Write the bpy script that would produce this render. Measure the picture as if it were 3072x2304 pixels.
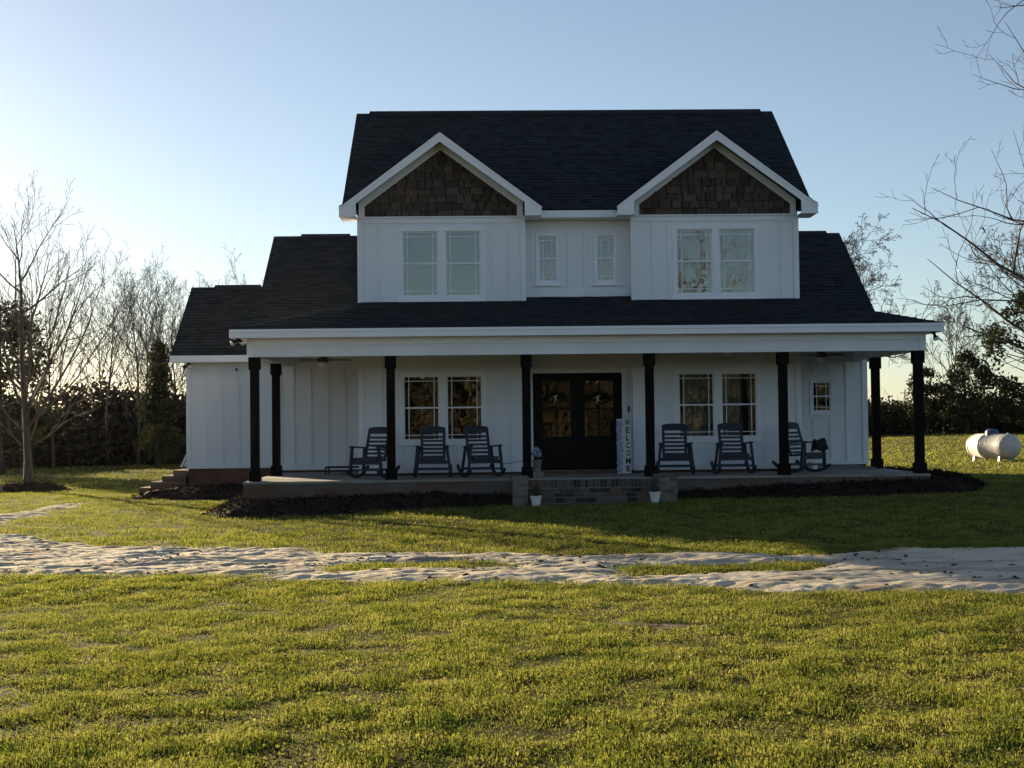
import bpy, math, random
import numpy as np
from mathutils import Vector, Matrix

for _o in list(bpy.data.objects):
    bpy.data.objects.remove(_o)
SC = bpy.context.scene
COL = SC.collection
rad = math.radians

# ------------------------------------------------------------------ camera, sky, sun, exposure
def make_camera():
    yaw, pitch, roll = rad(1.4), rad(1.602), rad(0.65)
    f = Vector((math.sin(yaw)*math.cos(pitch), math.cos(yaw)*math.cos(pitch), math.sin(pitch)))
    r = f.cross(Vector((0, 0, 1))).normalized()
    u = r.cross(f)
    rr = r*math.cos(roll) - u*math.sin(roll)
    uu = r*math.sin(roll) + u*math.cos(roll)
    cd = bpy.data.cameras.new('camera')
    cam = bpy.data.objects.new('camera', cd)
    COL.objects.link(cam)
    m = Matrix.Identity(4)
    for i in range(3):
        m[i][0], m[i][1], m[i][2] = rr[i], uu[i], -f[i]
    m[0][3], m[1][3], m[2][3] = 0, 0, 1.66
    cam.matrix_world = m
    cd.sensor_width = 36; cd.lens = 48.01
    cd.clip_start = 0.1; cd.clip_end = 4000
    SC.camera = cam
make_camera()

SUN_AZ = math.atan(0.645)      # to the left of the house's depth axis (+Y)
SUN_EL = rad(10.5)
to_sun = Vector((-math.sin(SUN_AZ)*math.cos(SUN_EL), math.cos(SUN_AZ)*math.cos(SUN_EL), math.sin(SUN_EL)))

W = bpy.data.worlds.new('World'); SC.world = W; W.use_nodes = True
_nt = W.node_tree
_bg = _nt.nodes['Background']
_sky = _nt.nodes.new('ShaderNodeTexSky')
_sky.sky_type = 'NISHITA'; _sky.sun_disc = False
_sky.sun_elevation = SUN_EL; _sky.sun_rotation = -SUN_AZ
_sky.altitude = 0; _sky.air_density = 0.9; _sky.dust_density = 0.22; _sky.ozone_density = 2.2
_hz = _nt.nodes.new('ShaderNodeHueSaturation'); _hz.inputs['Saturation'].default_value = 0.80; _hz.inputs['Value'].default_value = 0.86   # thin haze greys the whole sky
_nt.links.new(_sky.outputs[0], _hz.inputs['Color']); _nt.links.new(_hz.outputs[0], _bg.inputs[0])
_bg.inputs[1].default_value = 0.05

sl = bpy.data.lights.new('sun', 'SUN'); sl.energy = 5.0; sl.angle = rad(0.6); sl.color = (1.0, 0.80, 0.50)
so = bpy.data.objects.new('sun', sl); COL.objects.link(so)
so.location = (-30, 50, 30)
so.rotation_euler = (-to_sun).to_track_quat('-Z', 'Y').to_euler()

vs = SC.view_settings
vs.view_transform = 'Standard'; vs.look = 'None'; vs.gamma = 1.0; vs.use_curve_mapping = False
vs.exposure = 1.78
SC.cycles.max_bounces = 8
SC.cycles.transparent_max_bounces = 12
SC.cycles.use_adaptive_sampling = True
SC.cycles.adaptive_threshold = 0.02
SC.cycles.use_denoising = True

# ------------------------------------------------------------------ materials
def nodes_of(m):
    m.use_nodes = True
    return m.node_tree, m.node_tree.nodes, m.node_tree.links

def mat(name, col, rough=0.6, var=0.12, scale=3.0, bump=0.0, bscale=40.0, col2=None, detail=4, stretch=None,
        spec=0.3, metal=0.0, tone=False, c2lo=0.45, c2hi=0.65):
    m = bpy.data.materials.new(name)
    nt, nd, lk = nodes_of(m)
    b = nd['Principled BSDF']
    b.inputs['Roughness'].default_value = rough
    b.inputs['Specular IOR Level'].default_value = spec
    b.inputs['Metallic'].default_value = metal
    tc = nd.new('ShaderNodeTexCoord')
    src = tc.outputs['Object']
    if stretch:
        mp = nd.new('ShaderNodeMapping'); mp.inputs['Scale'].default_value = stretch
        lk.new(src, mp.inputs[0]); src = mp.outputs[0]
    n = nd.new('ShaderNodeTexNoise'); n.inputs['Scale'].default_value = scale; n.inputs['Detail'].default_value = detail
    n.inputs['Roughness'].default_value = 0.6
    lk.new(src, n.inputs['Vector'])
    mx = nd.new('ShaderNodeMix'); mx.data_type = 'RGBA'
    rp = nd.new('ShaderNodeMapRange')
    rp.inputs[1].default_value = c2lo if col2 else 0.3
    rp.inputs[2].default_value = c2hi if col2 else 0.7
    lk.new(n.outputs['Fac'], rp.inputs[0]); lk.new(rp.outputs[0], mx.inputs[0])
    if col2 is None:
        a = tuple(c*(1-var) for c in col); c2 = tuple(min(1, c*(1+var)) for c in col)
    else:
        a, c2 = col, col2
    mx.inputs[6].default_value = (*a, 1); mx.inputs[7].default_value = (*c2, 1)
    out = mx.outputs[2]
    if tone:
        at = nd.new('ShaderNodeAttribute'); at.attribute_name = 'tone'
        hv = nd.new('ShaderNodeHueSaturation')
        lk.new(out, hv.inputs['Color']); lk.new(at.outputs['Fac'], hv.inputs['Value'])
        out = hv.outputs[0]
    lk.new(out, b.inputs['Base Color'])
    if bump > 0:
        n2 = nd.new('ShaderNodeTexNoise'); n2.inputs['Scale'].default_value = bscale; n2.inputs['Detail'].default_value = 5
        lk.new(src, n2.inputs['Vector'])
        bp = nd.new('ShaderNodeBump'); bp.inputs['Strength'].default_value = bump; bp.inputs['Distance'].default_value = 0.01
        lk.new(n2.outputs['Fac'], bp.inputs['Height']); lk.new(bp.outputs[0], b.inputs['Normal'])
    return m

def leaf_mat(name, cols, scale=9.0, transl=0.45, fine=60.0):
    """thin leaves: diffuse plus light coming through; cols = three colours mixed by noise"""
    m = bpy.data.materials.new(name)
    nt, nd, lk = nodes_of(m)
    nd.remove(nd['Principled BSDF'])
    out = nd['Material Output']
    tc = nd.new('ShaderNodeTexCoord')
    n = nd.new('ShaderNodeTexNoise'); n.inputs['Scale'].default_value = scale; n.inputs['Detail'].default_value = 3
    n3 = nd.new('ShaderNodeTexNoise'); n3.inputs['Scale'].default_value = fine; n3.inputs['Detail'].default_value = 1
    lk.new(tc.outputs['Object'], n.inputs['Vector']); lk.new(tc.outputs['Object'], n3.inputs['Vector'])
    ad = nd.new('ShaderNodeMath'); ad.operation = 'ADD'
    lk.new(n.outputs['Fac'], ad.inputs[0]); lk.new(n3.outputs['Fac'], ad.inputs[1])
    hf = nd.new('ShaderNodeMath'); hf.operation = 'MULTIPLY'; hf.inputs[1].default_value = 0.5
    lk.new(ad.outputs[0], hf.inputs[0])
    cr = nd.new('ShaderNodeValToRGB')
    cr.color_ramp.elements[0].position = 0.38; cr.color_ramp.elements[0].color = (*cols[0], 1)
    cr.color_ramp.elements[1].position = 0.64; cr.color_ramp.elements[1].color = (*cols[2], 1)
    e = cr.color_ramp.elements.new(0.5); e.color = (*cols[1], 1)
    lk.new(hf.outputs[0], cr.inputs[0])
    d = nd.new('ShaderNodeBsdfDiffuse'); t = nd.new('ShaderNodeBsdfTranslucent')
    lk.new(cr.outputs[0], d.inputs[0]); lk.new(cr.outputs[0], t.inputs[0])
    mx = nd.new('ShaderNodeMixShader'); mx.inputs[0].default_value = transl
    lk.new(d.outputs[0], mx.inputs[1]); lk.new(t.outputs[0], mx.inputs[2])
    g = nd.new('ShaderNodeBsdfGlossy'); g.inputs['Roughness'].default_value = 0.6; g.inputs['Color'].default_value = (1, 1, 1, 1)
    m2 = nd.new('ShaderNodeMixShader'); m2.inputs[0].default_value = 0.012
    lk.new(mx.outputs[0], m2.inputs[1]); lk.new(g.outputs[0], m2.inputs[2])
    lk.new(m2.outputs[0], out.inputs[0])
    return m

def glass_mat(name, tint=(0.74, 0.79, 0.77), ior=2.1, wav=0.004):
    m = bpy.data.materials.new(name)
    nt, nd, lk = nodes_of(m)
    nd.remove(nd['Principled BSDF']); out = nd['Material Output']
    tr = nd.new('ShaderNodeBsdfTransparent'); tr.inputs[0].default_value = (*tint, 1)
    gl = nd.new('ShaderNodeBsdfGlossy'); gl.inputs['Roughness'].default_value = 0.015
    fr = nd.new('ShaderNodeFresnel'); fr.inputs[0].default_value = ior
    tc = nd.new('ShaderNodeTexCoord')
    n = nd.new('ShaderNodeTexNoise'); n.inputs['Scale'].default_value = 2.2
    lk.new(tc.outputs['Object'], n.inputs['Vector'])
    bp = nd.new('ShaderNodeBump'); bp.inputs['Strength'].default_value = 1.0; bp.inputs['Distance'].default_value = wav
    lk.new(n.outputs['Fac'], bp.inputs['Height']); lk.new(bp.outputs[0], gl.inputs['Normal'])
    mx = nd.new('ShaderNodeMixShader')
    lk.new(fr.outputs[0], mx.inputs[0]); lk.new(tr.outputs[0], mx.inputs[1]); lk.new(gl.outputs[0], mx.inputs[2])
    lk.new(mx.outputs[0], out.inputs[0])
    return m

MAT = {}
MAT['white'] = mat('white_paint', (0.74, 0.745, 0.74), 0.55, 0.035, 1.6, 0.06, 90)
MAT['siding'] = mat('white_siding', (0.775, 0.80, 0.84), 0.6, 0.07, 0.9, 0.12, 60, stretch=(1, 1, 0.35))
MAT['trim'] = mat('white_trim', (0.83, 0.85, 0.89), 0.5, 0.03, 2.0)
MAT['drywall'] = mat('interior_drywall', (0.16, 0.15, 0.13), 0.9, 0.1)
MAT['shingle'] = mat('asphalt_shingle', (0.025, 0.030, 0.035), 0.92, 0.25, 30, 0.5, 160, tone=True, spec=0.12)
MAT['deck'] = mat('roof_deck', (0.03, 0.03, 0.034), 0.9, 0.1, spec=0.1)
MAT['shake'] = mat('stained_cedar', (0.060, 0.036, 0.025), 0.8, 0.35, 5, 0.5, 22, stretch=(7, 1, 1), spec=0.2)
MAT['shake_back'] = mat('gable_backing', (0.012, 0.009, 0.008), 0.9, 0.2)
MAT['ceil'] = mat('darkened_porch_ceiling', (0.13, 0.125, 0.115), 0.7, 0.05, 2)  # whitish ceiling coloured dark, so the porch shade is in its colour
MAT['post'] = mat('dark_stained_post', (0.006, 0.0045, 0.004), 0.6, 0.3, 6, 0.2, 40, stretch=(4, 4, .5), spec=0.08)
MAT['door'] = mat('espresso_door', (0.0045, 0.0038, 0.0038), 0.5, 0.25, 6, stretch=(4, 4, .5), spec=0.12)
MAT['glass'] = glass_mat('window_glass')
MAT['dglass'] = glass_mat('door_glass', (0.55, 0.52, 0.45), 2.0, 0.008)
MAT['blind'] = mat('white_blind', (0.52, 0.54, 0.49), 0.8, 0.04, 2)
MAT['curtain'] = mat('sheer_curtain', (0.55, 0.56, 0.52), 0.9, 0.08, 3, stretch=(8, 8, .4))
MAT['curtain_dark'] = mat('blue_grey_curtain', (0.12, 0.14, 0.15), 0.9, 0.1, 3, stretch=(8, 8, .4))
MAT['concrete'] = mat('porch_concrete', (0.27, 0.26, 0.235), 0.85, 0.12, 1.4, 0.2, 60, col2=(0.19, 0.18, 0.16))
MAT['slabwall'] = mat('clay_stained_concrete', (0.13, 0.115, 0.10), 0.9, 0.1, 0.7, 0.3, 30, col2=(0.11, 0.062, 0.042), stretch=(1, 1, 2.5))
MAT['foundation'] = mat('red_brown_foundation', (0.13, 0.065, 0.045), 0.9, 0.2, 5, 0.4, 25)
MAT['mortar'] = mat('mortar', (0.20, 0.19, 0.168), 0.95, 0.15, 12, 0.3, 60)
SHK = [mat('cedar_shake_%d' % i, c, 0.8, 0.35, 5, 0.5, 22, stretch=(7, 1, 1), spec=0.2) for i, c in enumerate([(0.075, 0.055, 0.043), (0.052, 0.039, 0.031), (0.100, 0.074, 0.058), (0.066, 0.052, 0.044), (0.088, 0.068, 0.056)])]
BRICKS = [mat('brick_%s' % n, c, 0.88, 0.22, 14, 0.5, 70) for n, c in
          [('tan', (0.13, 0.10, 0.08)), ('brown', (0.085, 0.06, 0.047)), ('grey', (0.12, 0.11, 0.10)), ('charcoal', (0.035, 0.032, 0.03)), ('rose', (0.115, 0.075, 0.06))]]
PIERBRICKS = [mat('pier_brick_%s' % n, c, 0.88, 0.22, 14, 0.5, 70) for n, c in
              [('a', (0.20, 0.175, 0.145)), ('b', (0.15, 0.125, 0.10)), ('c', (0.18, 0.165, 0.15)), ('d', (0.10, 0.085, 0.07))]]
REDBRICKS = [mat('red_brick_%s' % n, c, 0.88, 0.22, 14, 0.5, 70) for n, c in
             [('a', (0.20, 0.115, 0.085)), ('b', (0.16, 0.085, 0.06)), ('c', (0.22, 0.15, 0.115))]]
MAT['navy'] = mat('navy_poly', (0.026, 0.032, 0.045), 0.5, 0.15, 5, 0.1, 60)
MAT['black'] = mat('black_metal', (0.012, 0.012, 0.013), 0.45, 0.2, 8)
MAT['fan'] = mat('fan_metal', (0.10, 0.095, 0.09), 0.45, 0.15, 8)
MAT['opal'] = mat('opal_glass', (0.85, 0.84, 0.80), 0.25, 0.03, 5, spec=0.5)
MAT['lens'] = mat('floodlight_lens', (0.80, 0.80, 0.78), 0.2, 0.03, 5, spec=0.6)
MAT['potwhite'] = mat('white_pot', (0.70, 0.71, 0.70), 0.5, 0.07, 6)
MAT['galv'] = mat('galvanised_bucket', (0.16, 0.175, 0.18), 0.5, 0.2, 9, metal=0.3)
MAT['signboard'] = mat('sign_board', (0.62, 0.62, 0.60), 0.6, 0.06, 4, stretch=(8, 1, 1))
MAT['ink'] = mat('sign_lettering', (0.02, 0.025, 0.04), 0.6, 0.1)
MAT['petal'] = mat('blue_petal', (0.30, 0.36, 0.55), 0.7, 0.1, 30, col2=(0.55, 0.58, 0.70))
MAT['darkleaf'] = leaf_mat('pot_leaf', [(0.018, 0.03, 0.014), (0.03, 0.05, 0.02), (0.05, 0.06, 0.03)], 20)
MAT['wreath'] = leaf_mat('wreath_leaf', [(0.012, 0.016, 0.01), (0.02, 0.028, 0.015), (0.035, 0.04, 0.025)], 20, 0.2)
MAT['ribbon'] = mat('cream_ribbon', (0.58, 0.55, 0.48), 0.7, 0.08)
MAT['cot'] = mat('black_cot_fabric', (0.014, 0.014, 0.016), 0.85, 0.2, 20)
MAT['tank'] = mat('tank_paint', (0.50, 0.49, 0.47), 0.34, 0.12, 3.0, 0.05, 30)
MAT['dome'] = mat('tank_dome_paint', (0.045, 0.075, 0.15), 0.45, 0.08, 4)
MAT['straw'] = leaf_mat('mulch_straw', [(0.014, 0.009, 0.007), (0.032, 0.019, 0.014), (0.075, 0.045, 0.032)], 6, 0.15)
MAT['mulch'] = mat('mulch_bed', (0.028, 0.016, 0.012), 0.95, 0.4, 14, 0.9, 45)
MAT['bark'] = mat('grey_brown_bark', (0.085, 0.066, 0.055), 0.9, 0.3, 9, 0.6, 40, stretch=(1, 1, .35))
MAT['darkbark'] = mat('dark_bark', (0.045, 0.036, 0.031), 0.9, 0.3, 5, 0.5, 20)  # tree-line bark: backlit darkness put into the colour
MAT['twig'] = mat('fine_twigs', (0.075, 0.056, 0.047), 0.9, 0.25, 5)
MAT['evergreen'] = leaf_mat('evergreen_leaf', [(0.014, 0.022, 0.009), (0.026, 0.036, 0.013), (0.055, 0.055, 0.022)], 1.2, 0.18, 6)
MAT['pine'] = leaf_mat('pine_needles', [(0.016, 0.026, 0.010), (0.030, 0.042, 0.014), (0.06, 0.07, 0.022)], 1.5, 0.2, 6)
MAT['thicket'] = leaf_mat('thicket_leaf', [(0.012, 0.014, 0.008), (0.022, 0.022, 0.012), (0.045, 0.036, 0.020)], 0.6, 0.15, 4)  # near black, backlit shade put into the leaf colours
MAT['woods'] = leaf_mat('winter_woods', [(0.022, 0.022, 0.012), (0.045, 0.038, 0.024), (0.085, 0.068, 0.046)], 0.3, 0.2, 2)
MAT['pole'] = mat('weathered_pole', (0.13, 0.11, 0.09), 0.9, 0.2)
MAT['grass'] = leaf_mat('lawn_blades', [(0.062, 0.100, 0.016), (0.215, 0.230, 0.034), (0.315, 0.290, 0.085)], 2.6, 0.5, 40)
MAT['clod'] = mat('dark_clods', (0.055, 0.042, 0.034), 0.95, 0.3, 20, 0.5, 60)

def ground_mat():
    m = bpy.data.materials.new('lawn_ground'); nt, nd, lk = nodes_of(m)
    b = nd['Principled BSDF']; b.inputs['Roughness'].default_value = 0.95; b.inputs['Specular IOR Level'].default_value = 0.05
    tc = nd.new('ShaderNodeTexCoord')
    n1 = nd.new('ShaderNodeTexNoise'); n1.inputs['Scale'].default_value = 0.35; n1.inputs['Detail'].default_value = 6; n1.inputs['Roughness'].default_value = 0.7
    n2 = nd.new('ShaderNodeTexNoise'); n2.inputs['Scale'].default_value = 11; n2.inputs['Detail'].default_value = 6; n2.inputs['Roughness'].default_value = 0.7
    for n in (n1, n2): lk.new(tc.outputs['Object'], n.inputs['Vector'])
    r1 = nd.new('ShaderNodeValToRGB')
    r1.color_ramp.elements[0].position = 0.35; r1.color_ramp.elements[0].color = (0.045, 0.050, 0.012, 1)
    r1.color_ramp.elements[1].position = 0.68; r1.color_ramp.elements[1].color = (0.115, 0.095, 0.030, 1)
    r2 = nd.new('ShaderNodeValToRGB')
    r2.color_ramp.elements[0].position = 0.36; r2.color_ramp.elements[0].color = (0.35, 0.33, 0.30, 1)
    r2.color_ramp.elements[1].position = 0.62; r2.color_ramp.elements[1].color = (1.15, 1.15, 1.1, 1)
    lk.new(n1.outputs['Fac'], r1.inputs[0]); lk.new(n2.outputs['Fac'], r2.inputs[0])
    mu = nd.new('ShaderNodeMix'); mu.data_type = 'RGBA'; mu.blend_type = 'MULTIPLY'; mu.inputs[0].default_value = 1
    lk.new(r1.outputs[0], mu.inputs[6]); lk.new(r2.outputs[0], mu.inputs[7])
    lk.new(mu.outputs[2], b.inputs['Base Color'])
    bp = nd.new('ShaderNodeBump'); bp.inputs['Strength'].default_value = 0.8; bp.inputs['Distance'].default_value = 0.05
    lk.new(n2.outputs['Fac'], bp.inputs['Height']); lk.new(bp.outputs[0], b.inputs['Normal'])
    return m
MAT['ground'] = ground_mat()
MAT['sand'] = mat('pale_sand', (0.66, 0.575, 0.445), 0.95, 0.1, 1.6, 1.0, 22, col2=(0.34, 0.265, 0.19), detail=8, spec=0.05, stretch=(0.45, 1.6, 1))  # second colour paints stretched dark streaks standing in for shadows
MAT['soil'] = mat('bare_soil', (0.040, 0.028, 0.020), 0.95, 0.3, 9, 0.8, 40)

# ------------------------------------------------------------------ mesh and object helpers
class MB:
    def __init__(s): s.v = []; s.f = []; s.mi = []; s.cur = 0
    def add(s, vs, fs):
        o = len(s.v); s.v += [tuple(p) for p in vs]
        s.f += [tuple(i+o for i in f) for f in fs]; s.mi += [s.cur]*len(fs)
    def box(s, x0, x1, y0, y1, z0, z1):
        s.add([(x0,y0,z0),(x1,y0,z0),(x1,y1,z0),(x0,y1,z0),(x0,y0,z1),(x1,y0,z1),(x1,y1,z1),(x0,y1,z1)],
              [(0,3,2,1),(4,5,6,7),(0,1,5,4),(1,2,6,5),(2,3,7,6),(3,0,4,7)]); return s
    def quad(s, a, b, c, d): s.add([a,b,c,d],[(0,1,2,3)]); return s
    def hexa(s, p):          # 8 points: bottom ring then top ring
        s.add(p, [(0,3,2,1),(4,5,6,7),(0,1,5,4),(1,2,6,5),(2,3,7,6),(3,0,4,7)]); return s
    def bar(s, a, b, w, h, up=(0,0,1)):   # straight bar between two points, w across, h along up
        a, b, up = Vector(a), Vector(b), Vector(up)
        d = (b-a).normalized(); sd = d.cross(up).normalized(); u2 = sd.cross(d)
        p = []
        for q in (a, b):
            for sx, sz in ((-1,-1),(1,-1),(1,1),(-1,1)): p.append(q + sd*w/2*sx + u2*h/2*sz)
        s.hexa(p); return s
    def prism(s, poly, axis, a, b):       # polygon in 2D extruded along axis from a to b
        n = len(poly)
        def pt(q, t): return (q[0], t, q[1]) if axis == 'y' else ((t, q[0], q[1]) if axis == 'x' else (q[0], q[1], t))
        s.add([pt(q, a) for q in poly]+[pt(q, b) for q in poly],
              [tuple(range(n))[::-1], tuple(range(n, 2*n))]+[(i, (i+1)%n, (i+1)%n+n, i+n) for i in range(n)]); return s
    def lathe(s, prof, c=(0,0,0), n=20):
        vs = []; fs = []
        for (r, z) in prof:
            for k in range(n):
                a = 2*math.pi*k/n; vs.append((c[0]+r*math.cos(a), c[1]+r*math.sin(a), c[2]+z))
        for j in range(len(prof)-1):
            for k in range(n):
                fs.append((j*n+k, j*n+(k+1)%n, (j+1)*n+(k+1)%n, (j+1)*n+k))
        s.add(vs, fs); return s
    def tube(s, pts, rs, n=6, cap=True):
        pts = [Vector(p) for p in pts]
        if not hasattr(rs, '__len__'): rs = [rs]*len(pts)
        vs = []; fs = []; ref = None
        for i, p in enumerate(pts):
            d = (pts[min(i+1, len(pts)-1)] - pts[max(i-1, 0)])
            d = d.normalized() if d.length > 1e-9 else Vector((0,0,1))
            if ref is None: ref = d.orthogonal().normalized()
            ref = (ref - d*ref.dot(d)); ref = ref.normalized() if ref.length > 1e-6 else d.orthogonal().normalized()
            bi = d.cross(ref)
            for k in range(n):
                a = 2*math.pi*k/n
                vs.append(p + (ref*math.cos(a)+bi*math.sin(a))*rs[i])
        for i in range(len(pts)-1):
            for k in range(n):
                fs.append((i*n+k, i*n+(k+1)%n, (i+1)*n+(k+1)%n, (i+1)*n+k))
        if cap:
            fs.append(tuple(range(n))[::-1]); fs.append(tuple(range((len(pts)-1)*n, len(pts)*n)))
        s.add(vs, fs); return s
    def mesh(s, name, mats, smooth=False):
        me = bpy.data.meshes.new(name)
        me.from_pydata(s.v, [], s.f)
        for m in (mats if isinstance(mats, (list, tuple)) else [mats]): me.materials.append(MAT[m] if isinstance(m, str) else m)
        if any(s.mi): me.polygons.foreach_set('material_index', s.mi)
        if smooth: me.polygons.foreach_set('use_smooth', [True]*len(me.polygons))
        me.update()
        return me
    def build(s, name, mats, parent=None, smooth=False, bevel=0, label=None):
        return link(name, s.mesh(name, mats, smooth), parent, bevel, label)

def link(name, me, parent=None, bevel=0, label=None):
    o = bpy.data.objects.new(name, me); COL.objects.link(o)
    if parent is not None:
        o.parent = parent
        if parent.get('_loc') is None: pass
        else: o.matrix_parent_inverse = Matrix.Translation(parent.location).inverted()
    if bevel:
        b = o.modifiers.new('bevel', 'BEVEL'); b.width = bevel; b.segments = 2; b.limit_method = 'ANGLE'
    if label: o['label'] = label
    return o

def np_mesh(name, V, Fc, m, smooth=False, attr=None):
    """V (n,3), Fc (k,3) or (k,4) arrays"""
    me = bpy.data.meshes.new(name)
    V = np.asarray(V, np.float32); Fc = np.asarray(Fc, np.int32)
    k, s = Fc.shape
    me.vertices.add(len(V)); me.vertices.foreach_set('co', V.ravel())
    me.loops.add(k*s); me.loops.foreach_set('vertex_index', Fc.ravel())
    me.polygons.add(k); me.polygons.foreach_set('loop_start', np.arange(0, k*s, s, dtype=np.int32))
    me.update(calc_edges=True); me.validate()
    me.materials.append(MAT[m] if isinstance(m, str) else m)
    if smooth: me.polygons.foreach_set('use_smooth', np.ones(k, bool))
    return me

def thing(name, label, cat, loc=(0,0,0), rz=0.0, group=None, world=False):
    """an Empty at the thing's base. world=True: its parts are modelled in world coordinates"""
    o = bpy.data.objects.new(name, None); COL.objects.link(o)
    o.empty_display_size = 0.2
    o.location = loc; o.rotation_euler = (0, 0, rz)
    tag(o, label, cat, group)
    if world: o['_loc'] = 1
    return o

def tag(o, label, cat, group=None):
    o['label'] = label; o['category'] = cat
    if group: o['group'] = group
    return o
def kind(o, k): o['kind'] = k; return o
def copy_tree(o, parent=None):
    c = o.copy(); COL.objects.link(c)
    if parent is not None:
        c.parent = parent; c.matrix_parent_inverse = o.matrix_parent_inverse.copy()
    for ch in list(o.children): copy_tree(ch, c)
    return c

# ------------------------------------------------------------------ terrain functions
_rs = np.random.RandomState(7)
_tab = _rs.rand(256, 256)
def vnoise(x, y, s, off=0):
    x = np.asarray(x, float)/s + 37.3 + off*11.7; y = np.asarray(y, float)/s + 91.1 + off*5.3
    xi = np.floor(x).astype(int); yi = np.floor(y).astype(int)
    fx = x-xi; fy = y-yi; fx = fx*fx*(3-2*fx); fy = fy*fy*(3-2*fy)
    t = lambda a, b: _tab[a % 256, b % 256]
    return (t(xi,yi)*(1-fx)+t(xi+1,yi)*fx)*(1-fy) + (t(xi,yi+1)*(1-fx)+t(xi+1,yi+1)*fx)*fy
def fbm(x, y, s, o=4, off=0):
    r = 0; a = 0.5; tot = 0
    for i in range(o):
        r = r + a*vnoise(x, y, s/2**i, off+i*3); tot += a; a *= 0.55
    return r/tot
def gz(x, y):
    x = np.asarray(x, float); y = np.asarray(y, float)
    xc = np.clip(x, -26, 30)
    z = np.where(xc > 0, 0.018*xc, 0.015*xc)
    return z + 0.045*(fbm(x, y, 5.0, 2)-0.5) + 0.018*(fbm(x, y, 1.1, 2, 9)-0.5)

NEAR_X = [-16, -10, -5.69, -3.35, -2.77, -1.22, 0.2, 1.14, 1.81, 3.11, 4.14, 4.81, 8, 14]
NEAR_Y = [20.5, 18.0, 16.38, 15.49, 15.29, 14.6, 14.11, 13.47, 13.29, 12.62, 12.45, 12.04, 10.6, 8.6]
FAR_X = [-16, -9.4, -8.09, -6.67, -5.18, -4.2, -2.71, -1.96, 0.0, 0.88, 2.67, 3.45, 4.21, 5.08, 6.48, 14]
FAR_Y = [25.5, 24.4, 23.28, 21.37, 19.7, 19.43, 18.76, 18.07, 17.67, 16.75, 16.59, 15.75, 15.74, 16.13, 16.19, 15.0]
def capsule(x, y, a, b, r0, r1):
    ax, ay = a; bx, by = b
    dx, dy = bx-ax, by-ay
    t = np.clip(((x-ax)*dx+(y-ay)*dy)/(dx*dx+dy*dy), 0, 1)
    return (r0+(r1-r0)*t) - np.hypot(x-ax-t*dx, y-ay-t*dy)
def drive_m(x, y):
    """signed distance in metres, positive on the sand"""
    x = np.asarray(x, float); y = np.asarray(y, float)
    yn = np.interp(x, NEAR_X, NEAR_Y); yf = np.interp(x, FAR_X, FAR_Y)
    m = np.minimum(y-yn, yf-y)
    i1 = capsule(x, y, (-1.3, 16.0), (0.0, 15.8), 0.42, 0.32)
    i2 = capsule(x, y, (1.75, 14.85), (3.15, 14.5), 0.35, 0.42)
    m = np.minimum(m, np.minimum(-i1, -i2))
    tr = np.maximum(capsule(x, y, (-9.8, 24.0), (-9.6, 28.5), 0.65, 0.55), capsule(x, y, (-9.6, 28.5), (-9.45, 32.6), 0.5, 0.05))
    m = np.maximum(m, tr)
    return m + 0.9*(fbm(x*.5, y, 0.8, 4, 21)-0.5)
def soil_m(x, y):
    return np.maximum(capsule(x, y, (1.45, 10.8), (1.8, 10.72), 0.12, 0.10), capsule(x, y, (1.1, 10.95), (1.3, 10.9), 0.06, 0.06)) + 0.30*(fbm(x, y, 0.25, 3, 5)-0.5)
BEDS = {'front': [((-4.75, 26.95), (-4.1, 26.35), 0.65, 0.85), ((-4.1, 26.35), (-2.0, 27.1), 0.9, 0.75), ((-2.0, 27.1), (0.45, 27.5), 0.75, 0.45), ((-4.9, 27.0), (-4.95, 28.0), 0.5, 0.35)],
        'right': [((4.1, 27.5), (6.2, 27.3), 0.35, 0.55), ((6.2, 27.3), (9.3, 27.6), 0.55, 0.75), ((9.4, 27.6), (10.1, 29.8), 0.75, 0.9), ((10.1, 29.8), (9.9, 33.5), 0.8, 0.6)],
        'side': [((-8.3, 34.0), (-6.6, 33.6), 0.35, 0.95), ((-6.6, 33.6), (-5.4, 33.3), 0.95, 0.9), ((-5.4, 33.4), (-5.2, 31.0), 0.6, 0.4)],
        'tree': [((-13.5, 40.2), (-12.7, 40.2), 0.75, 0.75)]}
def bed_m(x, y, which=None):
    m = np.full(np.shape(x), -9.0)
    for k, cs in BEDS.items():
        if which and k != which: continue
        for a, b, r0, r1 in cs: m = np.maximum(m, capsule(x, y, a, b, r0, r1))
    return m + 0.22*(fbm(x, y, 0.5, 3, 33)-0.5)

# ------------------------------------------------------------------ ground, drive, beds
def axis(lo, hi, fine_lo, fine_hi, st, growth=1.22):
    c = list(np.arange(fine_lo, fine_hi+1e-6, st))
    s = st
    while c[-1] < hi: s *= growth; c.append(c[-1]+s)
    s = st; left = []
    x = fine_lo
    while x > lo: s *= growth; x -= s; left.append(x)
    return np.array(left[::-1]+c)
def grid_mesh(name, xs, ys, zf, m, keep=None):
    X, Y = np.meshgrid(xs, ys); Z = zf(X, Y)
    nx, ny = len(xs), len(ys)
    idx = np.arange(nx*ny).reshape(ny, nx)
    F = np.stack([idx[:-1,:-1], idx[:-1,1:], idx[1:,1:], idx[1:,:-1]], -1).reshape(-1, 4)
    V = np.stack([X, Y, Z], -1).reshape(-1, 3)
    if keep is not None:
        k = keep(X, Y)
        kc = (k[:-1,:-1]|k[:-1,1:]|k[1:,1:]|k[1:,:-1]).ravel()
        F = F[kc]
        used = np.unique(F); rm = np.full(len(V), -1); rm[used] = np.arange(len(used))
        V = V[used]; F = rm[F]
    return np_mesh(name, V, F, m, smooth=True)
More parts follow.
